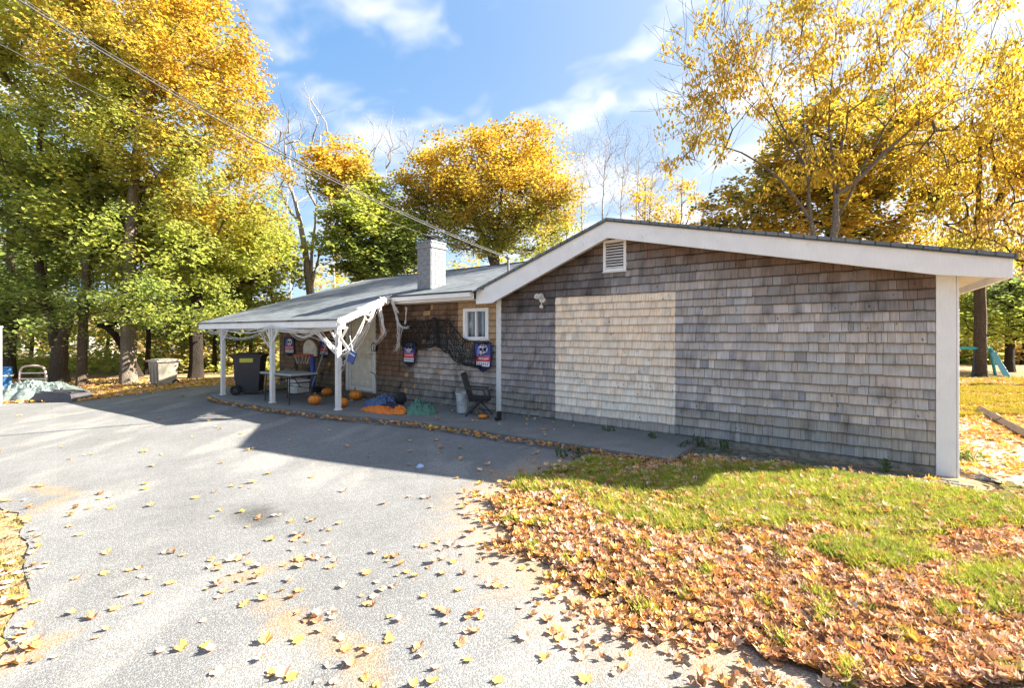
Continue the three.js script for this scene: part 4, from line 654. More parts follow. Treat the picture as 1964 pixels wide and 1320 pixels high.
{
  const R = mulberry(601), drv = [], lwn = [];
  const rot = () => [gauss(R) * 0.13, R() * tau, gauss(R) * 0.13];
  const drvAt = (px, py, s, t) => { const p = gp(px, py); p.y = gh(p.x, p.z) + 0.008 + s * 0.05; drv.push([p, s, rot(), [0, 0, 2, 3, 4, R() < 0.5 ? 5 : 7, 3, 7, 8][t ?? Math.floor(R() * 9)]]); };
  for (const [x, y, t] of [[345, 1252, 5], [395, 1240, 5], [815, 1150, 7], [745, 1222, 5], [695, 1243, 2], [640, 1076, 0], [540, 1138, 2], [512, 1152, 7], [560, 1146, 5], [575, 1134, 2], [470, 1097, 0], [498, 1088, 1], [450, 1103, 1], [350, 1068, 3], [315, 1066, 0], [408, 1075, 3], [250, 1100, 7], [272, 1090, 3], [545, 1088, 7], [600, 1070, 5], [612, 1074, 1], [578, 1030, 2], [590, 1042, 7], [566, 1035, 3], [600, 1000, 7], [620, 1020, 3], [630, 1020, 2], [720, 1062, 0], [742, 1068, 2], [760, 1072, 4], [800, 1052, 1], [705, 1105, 2], [722, 1118, 0], [770, 1085, 2], [782, 1100, 7], [762, 1108, 3], [798, 1108, 5], [735, 1133, 1], [755, 1128, 0], [890, 1104, 3], [930, 1172, 0], [925, 1190, 7], [600, 1186, 1], [636, 1176, 1], [660, 1250, 2], [505, 1224, 7], [395, 1195, 1], [92, 1084, 3], [85, 1092, 0], [155, 1030, 2], [215, 974, 5], [1145, 1243, 5], [1108, 1250, 0], [1196, 1287, 2], [1180, 1292, 1], [1068, 1214, 5], [520, 1294, 2], [540, 1300, 0], [560, 1308, 5], [612, 1308, 1], [640, 1312, 0], [700, 1305, 7], [1243, 1240, 1], [1250, 1190, 3], [1340, 1258, 6], [1280, 1212, 7], [270, 1108, 1], [330, 1118, 7], [205, 1105, 5], [420, 1150, 1], [285, 1143, 7], [660, 1130, 1], [690, 1150, 3], [880, 1135, 5], [980, 1130, 1], [995, 1165, 1], [860, 1200, 1], [500, 1270, 1], [420, 1120, 1], [470, 1163, 5], [640, 1190, 0], [240, 1140, 0], [720, 1150, 1], [930, 1052, 5], [1000, 985, 5], [590, 1188, 4], [800, 1252, 4], [620, 1210, 3], [655, 1228, 0], [770, 1195, 1], [145, 1175, 7]])
    drvAt(x + gauss(R) * 3, y + gauss(R) * 3, 0.06 + R() * 0.045, t === 5 && R() < 0.45 ? [7, 2, 3][Math.floor(R() * 3)] : t);
  for (let i = 0; i < 2600; i++) { // loose drift, thinner in the open and thicker in windrows
    const px = R() * 1500, py = 745 + Math.pow(R(), 1.1) * 580, p = gp(px, py); if (!inside(drivePoly, p.x, p.z)) continue;
    const d = sstep(0.05, 0.5, fbm2(p.x * 0.8 + 2, p.z * 0.8, 3) + 0.12 - (py > 1000 ? 0.05 : 0)); if (R() > d * 0.42 + 0.05) continue; drvAt(px, py, 0.055 + R() * 0.06, R() < (px < 500 && py < 1000 ? 0.35 : 0.08) ? 5 : [0, 1, 2, 3, 4, 6, 7, 8, 0, 1, 3][Math.floor(R() * 11)]);
  }
  for (let i = 0; i < 130; i++) { const px = -40 + R() * 130, py = 960 + R() * 320, p = gp(px, py); if (px > 75) continue; p.y = gh(p.x, p.z) + 0.012 + R() * 0.01; drv.push([p, 0.05 + R() * 0.05, rot(), Math.floor(R() * 9)]); }
  for (let i = 0; i < 900; i++) { const t = R(), k = Math.floor(t * 8) + 1, f = t * 8 - Math.floor(t * 8), a = walkPts[Math.min(k, 8)], b = walkPts[Math.min(k + 1, 8)], lx = lerp(a[0], b[0], f), lz = lerp(a[1], b[1], f) + 0.06 + Math.abs(gauss(R)) * 0.10 * sstep(-9, -3, lx), p = toWorld(lx, 0, lz); p.y = gh(p.x, p.z) + 0.03 + R() * 0.04; drv.push([p, 0.05 + R() * 0.05, [gauss(R) * 0.6, R() * tau, gauss(R) * 0.6], [3, 4, 4, 0, 2, 8, 5][Math.floor(R() * 7)]]); }
  for (let i = 0; i < 160; i++) { const lx = -7.5 + R() * 10, lz = 0.1 + R() * 1.6, [a, b] = [lx, lz]; const p = toWorld(a, slabTop + 0.02, b), q = pxOf(p); if (q[0] < 430 || lz > 1.35) continue; drv.push([p, 0.045 + R() * 0.045, rot(), Math.floor(R() * 9)]); }
  scatter(driveway, drv, 260, '', R);
  for (let i = 0; i < 44000; i++) {
    const px = 880 + R() * 1120, py = 880 + Math.pow(R(), 1.35) * 450, p = gp(px, py), out = !inside(lawnPoly, p.x, p.z), e = edgeDist(p.x, p.z); if (out && (!inside(drivePoly, p.x, p.z) || e > 0.6)) continue;
    const g = out ? 0 : green(p.x, p.z), l = toLocal(p.x, p.z);
    const keep = (1 - 0.55 * g) * (out ? 0.5 * Math.pow(1 - e / 0.6, 2.6) * (0.5 + n2(p.x * 2, p.z * 2) * 0.7) * (py < 930 ? 0.3 : 1) : lerp(0.45, 1, sstep(0, 0.4, e + 0.2 * n2(p.x * 3, p.z * 3)))) * (l[1] < 1.1 ? 0.35 : 1) * (py > 1080 ? 0.75 : 1); if (R() > keep) continue;
    const s = 0.04 + R() * 0.062; p.y = (out ? gh(p.x, p.z) : lawnY(p.x, p.z)) + 0.008 + R() * 0.03 + (g > 0.4 ? 0.025 : 0); lwn.push([p, s, [gauss(R) * 0.36, R() * tau, gauss(R) * 0.36], [0, 0, 1, 1, 2, 2, 3, 3, 4, 4, 5, 6, 7, 7, 8][Math.floor(R() * 15)]]);
  }
  scatter(lawn, lwn, 300, '', R);
  // leaves under the woods and on the back yard: one carpet
  const far = []; for (let i = 0; i < 9500; i++) { const left = R() < 0.6, px = left ? -60 + R() * 620 : 1838 + R() * 160, py = left ? 728 + R() * 50 : 728 + Math.pow(R(), 1.6) * 190, p = gp(px, py); if (inside(drivePoly, p.x, p.z)) continue; if (inside(pathPoly, p.x, p.z) && R() < (py > 850 ? 0.85 : 0.4)) continue; const l = toLocal(p.x, p.z); if (l[0] > -8.6 && l[0] < 6.6 && l[1] < 2.2) continue; p.y += 0.01 + R() * 0.03; far.push([p, 0.09 + R() * 0.07, litterTones[[5, 7, 2, 5, 0, 1, 5][Math.floor(R() * 7)]], [gauss(R) * 0.5, R() * tau, gauss(R) * 0.5]]); }
  const o = instanced('fallen_leaves', leafGeos[1], M.litter, scene, far); o.userData = { kind: 'stuff', label: 'golden carpet of fallen leaves under the trees and on the back yard', category: 'leaves' };
}

// ---------------------------------------------------------------- things fixed to or hanging on the house
const hw = (x, y, z) => toWorld(x, y, z);            // house axes to world
const onHouse = (name, label, category, x, y, z, group) => thing(name, label, category, hw(x, y, z), TURN, group);
{ // twin floodlight with a sensor
  const [x, y] = onWall(1040, 575, 0.03), t = onHouse('flood_light', 'white twin floodlight with round sensor high on gable wall', 'outdoor light', x, y, 0.02);
  part('mounting_plate', [new THREE.CylinderGeometry(0.055, 0.06, 0.03, 16).rotateX(Math.PI / 2).translate(0, 0, 0.012)], M.white, t);
  const head = join([new THREE.LatheGeometry([[0.018, 0], [0.03, 0.02], [0.034, 0.05], [0.048, 0.09], [0.05, 0.12], [0.046, 0.12], [0.04, 0.08]].map((p) => new THREE.Vector2(...p)), 16)]);
  for (const s of [-1, 1]) { const l = part('lamp_head', head, M.white, t); l.position.set(s * 0.025, 0.02, 0.03); l.rotation.set(1.2, 0, -s * 0.5, 'ZYX'); }
  part('sensor', [new THREE.SphereGeometry(0.036, 14, 10).translate(0, -0.13, 0.04), rod(V(0, 0, 0.03), V(0, -0.11, 0.04), 0.012)], M.whiteOld, t);
}
{ // door lantern
  const [x, y] = onWall(719, 667, 0.02), t = onHouse('wall_lantern', 'small black lantern on the shingles right of the front door', 'outdoor light', x, y, -0.03);
  part('back_plate', [box(0.07, 0.16, 0.02, 0, 0, 0)], M.black, t); part('lantern_body', [box(0.09, 0.02, 0.09, 0, 0.09, 0.08), box(0.08, 0.015, 0.08, 0, -0.08, 0.08), ...[[-1, -1], [1, -1], [1, 1], [-1, 1]].map(([a, b]) => box(0.01, 0.16, 0.01, a * 0.035, 0, 0.08 + b * 0.035)), new THREE.ConeGeometry(0.06, 0.05, 4).rotateY(Math.PI / 4).translate(0, 0.12, 0.08)], M.black, t); part('pane', [box(0.06, 0.14, 0.06, 0, 0, 0.08)], mat([0.75, 0.74, 0.7], 0.3), t);
}
// hanging pennants with a skull, a red band and a pale band
function pennantTexture(seed) {
  const c = document.createElement('canvas'); c.width = 256; c.height = 420; const k = c.getContext('2d'), R = mulberry(seed);
  k.fillStyle = '#1b1d3a'; k.fillRect(0, 0, 256, 420); k.fillStyle = '#3c4a8c'; k.fillRect(20, 14, 216, 170);
  k.fillStyle = '#cfcbdc'; k.beginPath(); k.ellipse(128, 92, 66, 70, 0, 0, tau); k.fill(); k.fillRect(92, 130, 72, 46);
  k.fillStyle = '#7d7fb0'; k.beginPath(); k.ellipse(70, 120, 22, 50, 0.2, 0, tau); k.fill();
  k.fillStyle = '#15151d'; for (const x of [102, 154]) { k.beginPath(); k.ellipse(x, 96, 18, 22, 0, 0, tau); k.fill(); } k.beginPath(); k.moveTo(128, 118); k.lineTo(118, 138); k.lineTo(138, 138); k.fill(); for (let i = 0; i < 5; i++) k.fillRect(98 + i * 14, 150, 4, 24);
  k.fillStyle = '#c22a36'; k.fillRect(22, 180, 212, 84); k.fillStyle = '#6f8fd0'; k.fillRect(34, 184, 190, 8);
  k.fillStyle = '#d8d4d2'; for (let i = 0; i < 7; i++) k.fillRect(46 + i * 25, 204 + R() * 6, 14, 36 - R() * 8);
  k.fillStyle = '#d9d6dc'; k.fillRect(26, 266, 204, 66); k.fillStyle = '#3b3d5a'; for (let i = 0; i < 6; i++) { k.fillRect(40 + i * 32, 278, 8, 42); k.fillRect(40 + i * 32, 278 + R() * 26, 22, 8); }
  const t = new THREE.CanvasTexture(c); t.colorSpace = THREE.SRGBColorSpace; return t;
}
function pennant(label, x0, x1, ytop, ytip, lz, seed) {
  const t = onHouse('pennant', label, 'banner', (x0 + x1) / 2, ytop, lz, undefined), w = x1 - x0, h = ytop - ytip, s = [[-w / 2, 0], [-w / 2, -h * 0.80], [0, -h], [w / 2, -h * 0.80], [w / 2, 0]], N = 10, P = [], U = [], I = [];
  for (let j = 0; j <= 14; j++) for (let i = 0; i <= N; i++) { const u = i / N, x = (u - 0.5) * w, edge = -h * lerp(0.80, 1, 1 - Math.abs(u - 0.5) * 2), y = edge * j / 14; P.push(x, y, 0.02 + 0.012 * Math.sin(u * 5 + y * 9 + seed)); U.push(u, 1 + y / h); }
  for (let j = 0; j < 14; j++) for (let i = 0; i < N; i++) { const a = j * (N + 1) + i; I.push(a, a + N + 1, a + 1, a + 1, a + N + 1, a + N + 2); }
  const g = new THREE.BufferGeometry(); g.setAttribute('position', new THREE.Float32BufferAttribute(P, 3)); g.setAttribute('uv', new THREE.Float32BufferAttribute(U, 2)); g.setIndex(I); g.computeVertexNormals();
  part('printed_cloth', g, mat([1, 1, 1], 0.9, { map: pennantTexture(seed) }), t); part('hanging_rod', [rod(V(-w / 2 - 0.02, 0, 0.02), V(w / 2 + 0.02, 0, 0.02), 0.008)], M.black, t); part('cord', [rod(V(-w / 2, 0, 0.02), V(0, 0.09, 0.01), 0.003), rod(V(w / 2, 0, 0.02), V(0, 0.09, 0.01), 0.003)], M.black, t);
}
const pen = (label, a, b, c, d, lz, seed) => { const p = onWall(a, c, lz), q = onWall(b, d, lz), m = onWall((a + b) / 2, d, lz), t = onWall((a + b) / 2, c, lz); pennant(label, p[0], q[0], t[1], m[1], lz, seed); };
pen('skull pennant with red band hanging below the left end of black netting', 773, 798, 656, 704, 0.02, 1);
pen('skull pennant with red band hanging under window beside white corner board', 911, 944, 657, 715, 0.06, 2);
pen('skull pennant on the porch wall left of the toy hoop', 547, 566, 648, 684, -0.02, 3);
pen('skull pennant on the porch wall behind the leaning handle', 615, 632, 650, 688, -0.02, 4);
{ // bare wood block on the shingles and the little blue sign hung from the corner post
  const [x, y] = onWall(731, 640, 0), t = onHouse('wooden_block', 'small bare orange wooden block fixed to dark shingles right of door', 'wood block', x, y, -0.035); part('block', [box(0.10, 0.27, 0.03)], mat([0.60, 0.30, 0.08], 0.8, { map: T.grain }), t);
  const p = at(675, 685, 8.9), s = thing('hanging_sign', 'small blue sign hanging crooked from webbing beside the corner post', 'sign', p, TURN + 0.2);
  const bd = part('board', [box(0.17, 0.24, 0.03)], mat([0.05, 0.10, 0.30], 0.6, { map: T.scuff }), s); bd.rotation.z = -0.45; const st = part('stripe', [box(0.165, 0.03, 0.004, 0, 0.06, 0.0185, 0)], mat([0.55, 0.58, 0.65], 0.6), s); st.rotation.z = -0.45; part('cord', [rod(V(0.03, 0.11, 0), V(-0.05, 0.42, 0.0), 0.006)], M.web, s);
}
// black netting pinned along the wall: crossing strands that sag between the pins
{
  const top = [[770, 616], [800, 612], [822, 614], [836, 609], [862, 612], [880, 637], [902, 653], [940, 657]], bot = [[772, 664], [800, 670], [822, 668], [840, 664], [858, 676], [878, 694], [898, 702], [926, 706]], L = 0.035;
  const A = top.map(([x, y]) => onWall(x, y, L)), B = bot.map(([x, y]) => onWall(x, y, L)), R = mulberry(88), t = onHouse('black_netting', 'ragged black gauze netting draped across the wall under the window', 'netting', A[0][0], A[0][1], 0.0);
  const P = (u, v) => { const f = u * 7, i = Math.min(6, Math.floor(f)), q = f - i, ax = lerp(A[i][0], A[i + 1][0], q), ay = lerp(A[i][1], A[i + 1][1], q), bx = lerp(B[i][0], B[i + 1][0], q), by = lerp(B[i][1], B[i + 1][1], q), w = 0.035 * fbm2(u * 9, v * 4, 3); return V(lerp(ax, bx, v) - A[0][0] + w, lerp(ay, by, v) - 0.03 * Math.sin(q * Math.PI) * (1 - v) + w - A[0][1], L + 0.045 + 0.05 * fbm2(u * 14, v * 3 + 9, 2)); };
  const strands = []; const line = (pts, r) => strands.push(tube(pts, r, pts.length * 2, 3));
  for (let k = 0; k <= 22; k++) { const v = k / 22; line(Array.from({ length: 36 }, (_, i) => P(i / 35, clamp(v + 0.05 * n2(i * 0.3, k)))), 0.0035 + R() * 0.003); }
  for (let k = 0; k <= 84; k++) { const u = k / 84; line(Array.from({ length: 9 }, (_, i) => P(clamp(u + 0.015 * n2(i * 0.5, k)), i / 8)), 0.003 + R() * 0.003); }
  part('net', strands, M.blackMatte, t);
  const folds = []; for (const [u, r] of [[0.0, 0.016], [0.02, 0.012], [0.435, 0.02], [0.45, 0.016], [0.47, 0.012]]) folds.push(tube(Array.from({ length: 9 }, (_, i) => P(clamp(u + 0.02 * (i / 8)), i / 8).add(V(0, 0, 0.02))), r, 16, 5)); for (const v of [0, 0.97, 0.9]) folds.push(tube(Array.from({ length: 36 }, (_, i) => P(i / 35, v)), v ? 0.013 : 0.009, 70, 5));
  part('gathered_fold', folds, M.blackMatte, t);
}
// white stretched web gauze
function webbing(label, runs, seed) {
  const R = mulberry(seed), t = thing('web_decoration', label, 'halloween webbing', runs[0][0].clone()), o = runs[0][0], strands = [];
  for (const [a, b, sag, n, r, spread] of runs) for (let k = 0; k < n * 1.5; k++) {
    const j = () => V(gauss(R), gauss(R), gauss(R)).multiplyScalar(spread ?? 0.05), p = a.clone().add(j()).sub(o), q = b.clone().add(j()).sub(o), s = sag * (0.6 + 0.8 * R()), pts = [];
    for (let i = 0; i <= 6; i++) { const f = i / 6; pts.push(p.clone().lerp(q, f).add(V(gauss(R) * 0.012, -s * 4 * f * (1 - f) + gauss(R) * 0.012, gauss(R) * 0.012))); }
    strands.push(tube(pts, r * (0.25 + 0.7 * R()), 14, 4));
  }
  part('strand', strands, M.web, t); return t;
}
const e1 = hw(-7.7, 1.72, 2.18), p1 = hw(postAt[0][0], 1.70, postAt[0][1] + 0.03), p2 = hw(postAt[1][0], 1.70, postAt[1][1] + 0.03), p3 = hw(postAt[2][0], 1.70, postAt[2][1] + 0.03);
const low = (p, d) => V(p.x, p.y - d, p.z);
webbing('white web gauze strung under the porch eave between left and middle posts', [[p1, low(p1, 0.5), 0.02, 4, 0.014], [e1, p1, 0.12, 5, 0.009], [p1, p2, 0.10, 7, 0.007], [low(p1, 0.15), p2, 0.16, 3, 0.006], [p2, low(p2, 0.42), 0.02, 5, 0.016], [hw(-5.3, 1.7, 2.0), low(p2, 0.45), 0.05, 3, 0.012]], 1);
webbing('white web gauze strung under porch eave between middle and corner posts', [[p2, p3, 0.07, 8, 0.008], [hw(-4.0, 1.7, 1.9), hw(-3.6, 1.35, 0.9), 0.08, 4, 0.009], [hw(-4.3, 1.68, 1.9), hw(-3.3, 1.66, 1.8), 0.16, 6, 0.007], [hw(-3.4, 1.70, 1.8), low(p3, 0.55), 0.02, 5, 0.018], [hw(-3.9, 1.66, 1.8), hw(-3.2, 1.66, 1.75), 0.06, 5, 0.012]], 2);
const rk = (f) => hw(lerp(-2.45, -2.715, f), lerp(1.80, 2.36, f), lerp(1.86, 0.46, f));
webbing('thick white web gauze wound along sloping porch rake and corner post', [[rk(0), rk(0.5), -0.01, 14, 0.010, 0.05], [rk(0.35), rk(1), -0.01, 18, 0.010, 0.07], [rk(0.85), rk(1.02), 0.02, 14, 0.014, 0.08], [low(p3, 0.02), low(p3, 0.75), 0.0, 7, 0.02, 0.025], [rk(0.02), low(p3, 0.5), 0.03, 4, 0.014], [low(p3, 0.5), rk(0.55), 0.30, 4, 0.011, 0.03], [low(p3, 0.48), rk(0.75), 0.38, 3, 0.010, 0.03], [rk(0.45), rk(0.75), 0.20, 4, 0.010], [low(p3, 0.9), at(662, 690, 8.95), 0.06, 3, 0.012], [low(p3, 0.1), at(668, 672, 8.95), 0.0, 3, 0.014, 0.02], [rk(0.78), at(738, 640, 9.6), 0.04, 4, 0.010, 0.06], [at(738, 640, 9.6), at(716, 662, 10), 0.02, 6, 0.006, 0.10]], 3);
const hang = (x, y, z = 10.1) => at(x, y, z);
webbing('white web gauze hanging in ragged strips from main gutter beside netting', [[hang(752, 580), hang(766, 628), 0.0, 6, 0.008, 0.03], [hang(766, 622), hang(783, 627), 0.05, 5, 0.007, 0.025], [hang(781, 590), hang(777, 622), 0.0, 3, 0.009, 0.02], [hang(765, 625), hang(763, 668), 0.0, 6, 0.005, 0.05], [hang(770, 628), hang(760, 674), 0.02, 6, 0.004, 0.05], [hang(752, 578), hang(764, 600), 0.0, 6, 0.010, 0.03]], 4);

// ---------------------------------------------------------------- things on the porch and walk
const onWalk = (px, py) => gp(px, py, slabTop + 0.001);
function pumpkinGeo(seed, flat = 0.82) { const g = new THREE.SphereGeometry(1, 40, 20), p = g.attributes.position; for (let i = 0; i < p.count; i++) { const x = p.getX(i), y = p.getY(i), z = p.getZ(i), a = Math.atan2(z, x), rib = 1 - 0.15 * Math.pow(Math.abs(Math.cos(a * 5 + seed)), 6) * (1 - y * y), dip = 1 - 0.22 * Math.exp(-(x * x + z * z) * 9); p.setXYZ(i, x * rib, y * flat * dip, z * rib); } g.computeVertexNormals(); return g.translate(0, flat * 0.95, 0); }
const mPump = mat([0.72, 0.22, 0.012], 0.45, { map: T.scuff, clearcoat: 0.15 }), mStem = mat([0.16, 0.15, 0.05], 0.9);
const pumpkinG = 'pumpkins on the porch';
for (const [px, py, r, label] of [[627, 759, 0.125, 'small orange pumpkin beside foot of the leaning handle'], [604, 776, 0.135, 'orange pumpkin nearest the porch edge between middle and corner posts'], [682, 767, 0.145, 'orange pumpkin on the concrete in front of the front door'], [656, 781, 0.125, 'orange pumpkin half hidden behind the white corner post']]) {
  const t = thing('pumpkin', label, 'pumpkin', onWalk(px, py), px, pumpkinG); const b = part('body', pumpkinGeo(px), mPump, t); b.scale.setScalar(r); part('stem', [tube([V(0, r * 1.45, 0), V(0.005, r * 1.75, 0), V(0.02, r * 1.95, 0.01)], 0.014, 6, 6)], mStem, t);
}
{ const t = thing('pumpkin', 'small squashed orange pumpkin on the walk under the black chair', 'pumpkin', onWalk(926, 803), 1.1, undefined); const b = part('body', pumpkinGeo(3, 0.5), mPump, t); b.scale.setScalar(0.085); part('stem', [rod(V(0, 0.06, 0), V(0.01, 0.09, 0), 0.01)], mStem, t); }
{ // black wheeled bin
  const t = thing('wheelie_bin', 'black wheeled bin with yellow label under left end of the porch', 'wheelie bin', onWalk(467, 758).add(V(0, 0, -0.3)), TURN + 2.45);
  const g = new THREE.BoxGeometry(0.58, 0.86, 0.62, 4, 6, 4), p = g.attributes.position; for (let i = 0; i < p.count; i++) { const f = (p.getY(i) + 0.43) / 0.86, k = lerp(0.80, 1.0, f); p.setX(i, p.getX(i) * k); p.setZ(i, p.getZ(i) * k); } g.translate(0, 0.50, 0); g.computeVertexNormals();
  part('body', [boxUV(g), box(0.62, 0.05, 0.66, 0, 0.93, 0)], mat([0.020, 0.022, 0.035], 0.45, { map: T.scuff }), t);
  const lid = part('lid', [box(0.64, 0.05, 0.70, 0, 0.985, 0.01, 0.02), box(0.50, 0.04, 0.52, 0, 1.02, 0, 0.015)], mat([0.016, 0.016, 0.02], 0.5, { map: T.scuff }), t); part('handle', [rod(V(-0.25, 0.97, -0.40), V(0.25, 0.97, -0.40), 0.018), rod(V(-0.25, 0.97, -0.40), V(-0.25, 0.93, -0.32), 0.016), rod(V(0.25, 0.97, -0.40), V(0.25, 0.93, -0.32), 0.016)], M.black, lid);
  part('label', [box(0.006, 0.10, 0.30, -0.312, 0.86, 0.0, 0)], mat([0.50, 0.48, 0.04], 0.6), t); part('panel', [box(0.40, 0.40, 0.03, 0.0, 0.55, -0.295, 0.01)], mat([0.09, 0.085, 0.12], 0.45, { map: T.scuff }), t);  // lighter panel is added to paint the light on the wheel side
  for (const s of [-1, 1]) { const w = part('wheel', [new THREE.TorusGeometry(0.095, 0.032, 10, 24).rotateY(Math.PI / 2)], M.blackMatte, t); w.position.set(s * 0.30, 0.125, -0.24); part('hub', [new THREE.CylinderGeometry(0.06, 0.06, 0.05, 16).rotateZ(Math.PI / 2)], M.black, w); }
}
{ // folding table
  const a = onWalk(545, 774), t = thing('folding_table', 'folding table with pale top and dark metal legs behind the middle post', 'table', a.clone().add(V(-0.05, 0, -0.3)), TURN);
  part('table_top', [box(1.35, 0.035, 0.62, 0, 0.64, 0, 0.012)], mat([0.42, 0.42, 0.38], 0.6, { map: T.scuff }), t); part('rim', [box(1.33, 0.03, 0.60, 0, 0.607, 0, 0.004)], M.black, t);
  for (const s of [-1, 1]) for (const q of [-1, 1]) part('leg', [rod(V(s * 0.50, 0.60, q * 0.24), V(s * 0.52, 0, q * 0.26), 0.014)], M.black, t);
  part('stretcher', [-1, 1].flatMap((s) => [rod(V(s * 0.515, 0.22, -0.25), V(s * 0.515, 0.22, 0.25), 0.01), rod(V(s * 0.50, 0.45, -0.24), V(s * 0.50, 0.45, 0.24), 0.01), rod(V(s * 0.50, 0.36, 0), V(s * 0.15, 0.60, 0), 0.009)]).concat([rod(V(-0.51, 0.30, -0.25), V(0.51, 0.30, -0.25), 0.009)]), M.black, t);
}
{ const t = thing('storage_box', 'white plastic box standing on the porch beneath the table', 'storage box', onWalk(572, 754), TURN); part('body', [box(0.50, 0.30, 0.34, 0, 0.15, 0, 0.03)], mat([0.62, 0.62, 0.58], 0.6, { map: T.scuff }), t); part('lid', [box(0.53, 0.05, 0.37, 0, 0.328, 0, 0.015)], M.whiteOld, t); }
{ // toy basketball hoop
  const t = thing('basketball_hoop', 'toy basketball hoop with white board and blue pole on porch', 'basketball hoop', onWalk(600, 752), TURN + 0.1);
  part('base', [box(0.46, 0.12, 0.42, 0, 0.06, -0.05, 0.04)], M.black, t); part('pole', [rod(V(0, 0.1, 0), V(0, 1.10, 0), 0.065, 0.055, 14)], mat([0.02, 0.07, 0.36], 0.5), t);
  const s = new THREE.Shape(); s.moveTo(-0.25, 0); s.lineTo(0.25, 0); s.lineTo(0.25, 0.22); s.absarc(0, 0.16, 0.25, 0.25, Math.PI - 0.25, false); s.lineTo(-0.25, 0); part('backboard', boxUV(new THREE.ExtrudeGeometry(s, { depth: 0.03, bevelEnabled: true, bevelSize: 0.01, bevelThickness: 0.01, bevelSegments: 2 }).translate(0, 0.95, 0.06)), mat([0.74, 0.71, 0.62], 0.5, { map: T.scuff }), t);
  part('rim', [new THREE.TorusGeometry(0.19, 0.02, 10, 32).rotateX(Math.PI / 2).translate(0, 0.97, 0.30), box(0.36, 0.05, 0.03, 0, 0.97, 0.105)], mat([0.70, 0.14, 0.05], 0.5), t);
  part('net', Array.from({ length: 12 }, (_, i) => { const a = i / 12 * tau, b = a + 0.35; return rod(V(Math.cos(a) * 0.185, 0.96, 0.30 + Math.sin(a) * 0.185), V(Math.cos(b) * 0.12, 0.75, 0.30 + Math.sin(b) * 0.12), 0.004, 0.004, 4); }), M.web, t);
}
{ const a = onWalk(594, 757), b = at(626, 662, 10.9).sub(a), t = thing('long_handled_scraper', 'long grey metal handle leaning from the pumpkins up to the porch wall', 'garden tool', a); part('handle', [rod(V(0, 0.03, 0), b, 0.016)], M.steel, t); part('head', [bar(V(-0.10, 0.02, 0.03), V(0.10, 0.02, -0.05), 0.05, 0.02)], M.greyMetal, t); part('grip', [rod(b.clone().multiplyScalar(0.78), b.clone().multiplyScalar(0.84), 0.03), rod(b.clone(), b.clone().multiplyScalar(1.03), 0.028)], M.greyMetal, t); }
{ // hand rail by the step
  const a = onWalk(722, 764), t = thing('hand_rail', 'thin bent grey metal rail beside the front door step', 'hand rail', a); part('rail', [tube([V(0, 0, 0), V(0.0, 0.35, 0), V(-0.05, 0.55, -0.05), V(-0.2, 0.60, -0.2)], 0.012, 20, 6)], M.greyMetal, t);
}
// crumpled fabric heaps
function heapGeo(w, d, h, seed, fold = 0.35, nx = 72, nz = 48, crease = 0.62) {
  const P = [], U = [], I = [];
  for (let j = 0; j <= nz; j++) for (let i = 0; i <= nx; i++) {
    const u = i / nx * 2 - 1, v = j / nz * 2 - 1, a = Math.atan2(v, u), out = 1 + 0.22 * n2(Math.cos(a) * 1.6 + seed, Math.sin(a) * 1.6), k = Math.max(Math.abs(u), Math.abs(v)) / (Math.hypot(u, v) + 1e-6), x = u * k * out, z = v * k * out, r = Math.hypot(u * k, v * k);
    const qx = x + 0.25 * n2(z * 2 + seed, x * 2), qz = z + 0.25 * n2(x * 2.3, z * 2.1 + seed), ridge = 1 - Math.abs(fbm2(qx * 2.6 + seed, qz * 3.4, 4)) * 2.4, fine = 1 - Math.abs(n2(qx * 7 + seed, qz * 6)) * 1.6, dome = Math.pow(Math.max(0, 1 - r * r), 0.7);
    const y = h * dome * (1.04 - crease + crease * ridge * (0.6 + 0.4 * n2(x * 1.3 + seed, z * 1.3)) + fold * 0.35 * fine) + 0.015 * (1 - r) + (r > 0.97 ? -0.01 : 0.008); P.push(x * w / 2, Math.max(y, r > 0.97 ? 0 : 0.004), z * d / 2); U.push(u, v);
  }
  for (let j = 0; j < nz; j++) for (let i = 0; i < nx; i++) { const a = j * (nx + 1) + i; I.push(a, a + nx + 1, a + 1, a + 1, a + nx + 1, a + nx + 2); }
  const g = new THREE.BufferGeometry(); g.setAttribute('position', new THREE.Float32BufferAttribute(P, 3)); g.setAttribute('uv', new THREE.Float32BufferAttribute(U, 2)); g.setIndex(I); g.computeVertexNormals(); return g;
}
{
  const t = thing('deflated_decoration', 'collapsed blue fabric yard figure with black hood lying on the walk', 'fabric heap', onWalk(738, 780), TURN + 0.12); part('cloth', heapGeo(0.92, 0.50, 0.24, 3.1, 0.8), mat([0.075, 0.13, 0.26], 0.7, { map: T.cloth, side: THREE.DoubleSide }), t);
  const hood = part('hood', stoneGeo(8.2, 0.12, 0.13, 0.12), M.blackMatte, t, 'black hood'); hood.position.set(0.40, 0.20, -0.05); const rim = part('sleeve', heapGeo(0.55, 0.22, 0.12, 5.7, 0.6, 40, 24), mat([0.018, 0.02, 0.035], 0.8), t, 'black sleeve'); rim.position.set(0.30, 0.02, 0.18);
}
{ const t = thing('orange_cloth', 'crumpled bright orange fabric lying in front of blue heap', 'fabric heap', onWalk(733, 791), TURN + 0.1); part('cloth', heapGeo(0.98, 0.26, 0.11, 12.4, 0.9), mat([0.80, 0.20, 0.02], 0.75, { map: T.cloth }), t); const b = part('fold', heapGeo(0.26, 0.24, 0.14, 17.4, 0.9, 36, 24), mat([0.80, 0.22, 0.02], 0.75, { map: T.cloth }), t); b.position.set(0.42, 0.01, -0.03); }
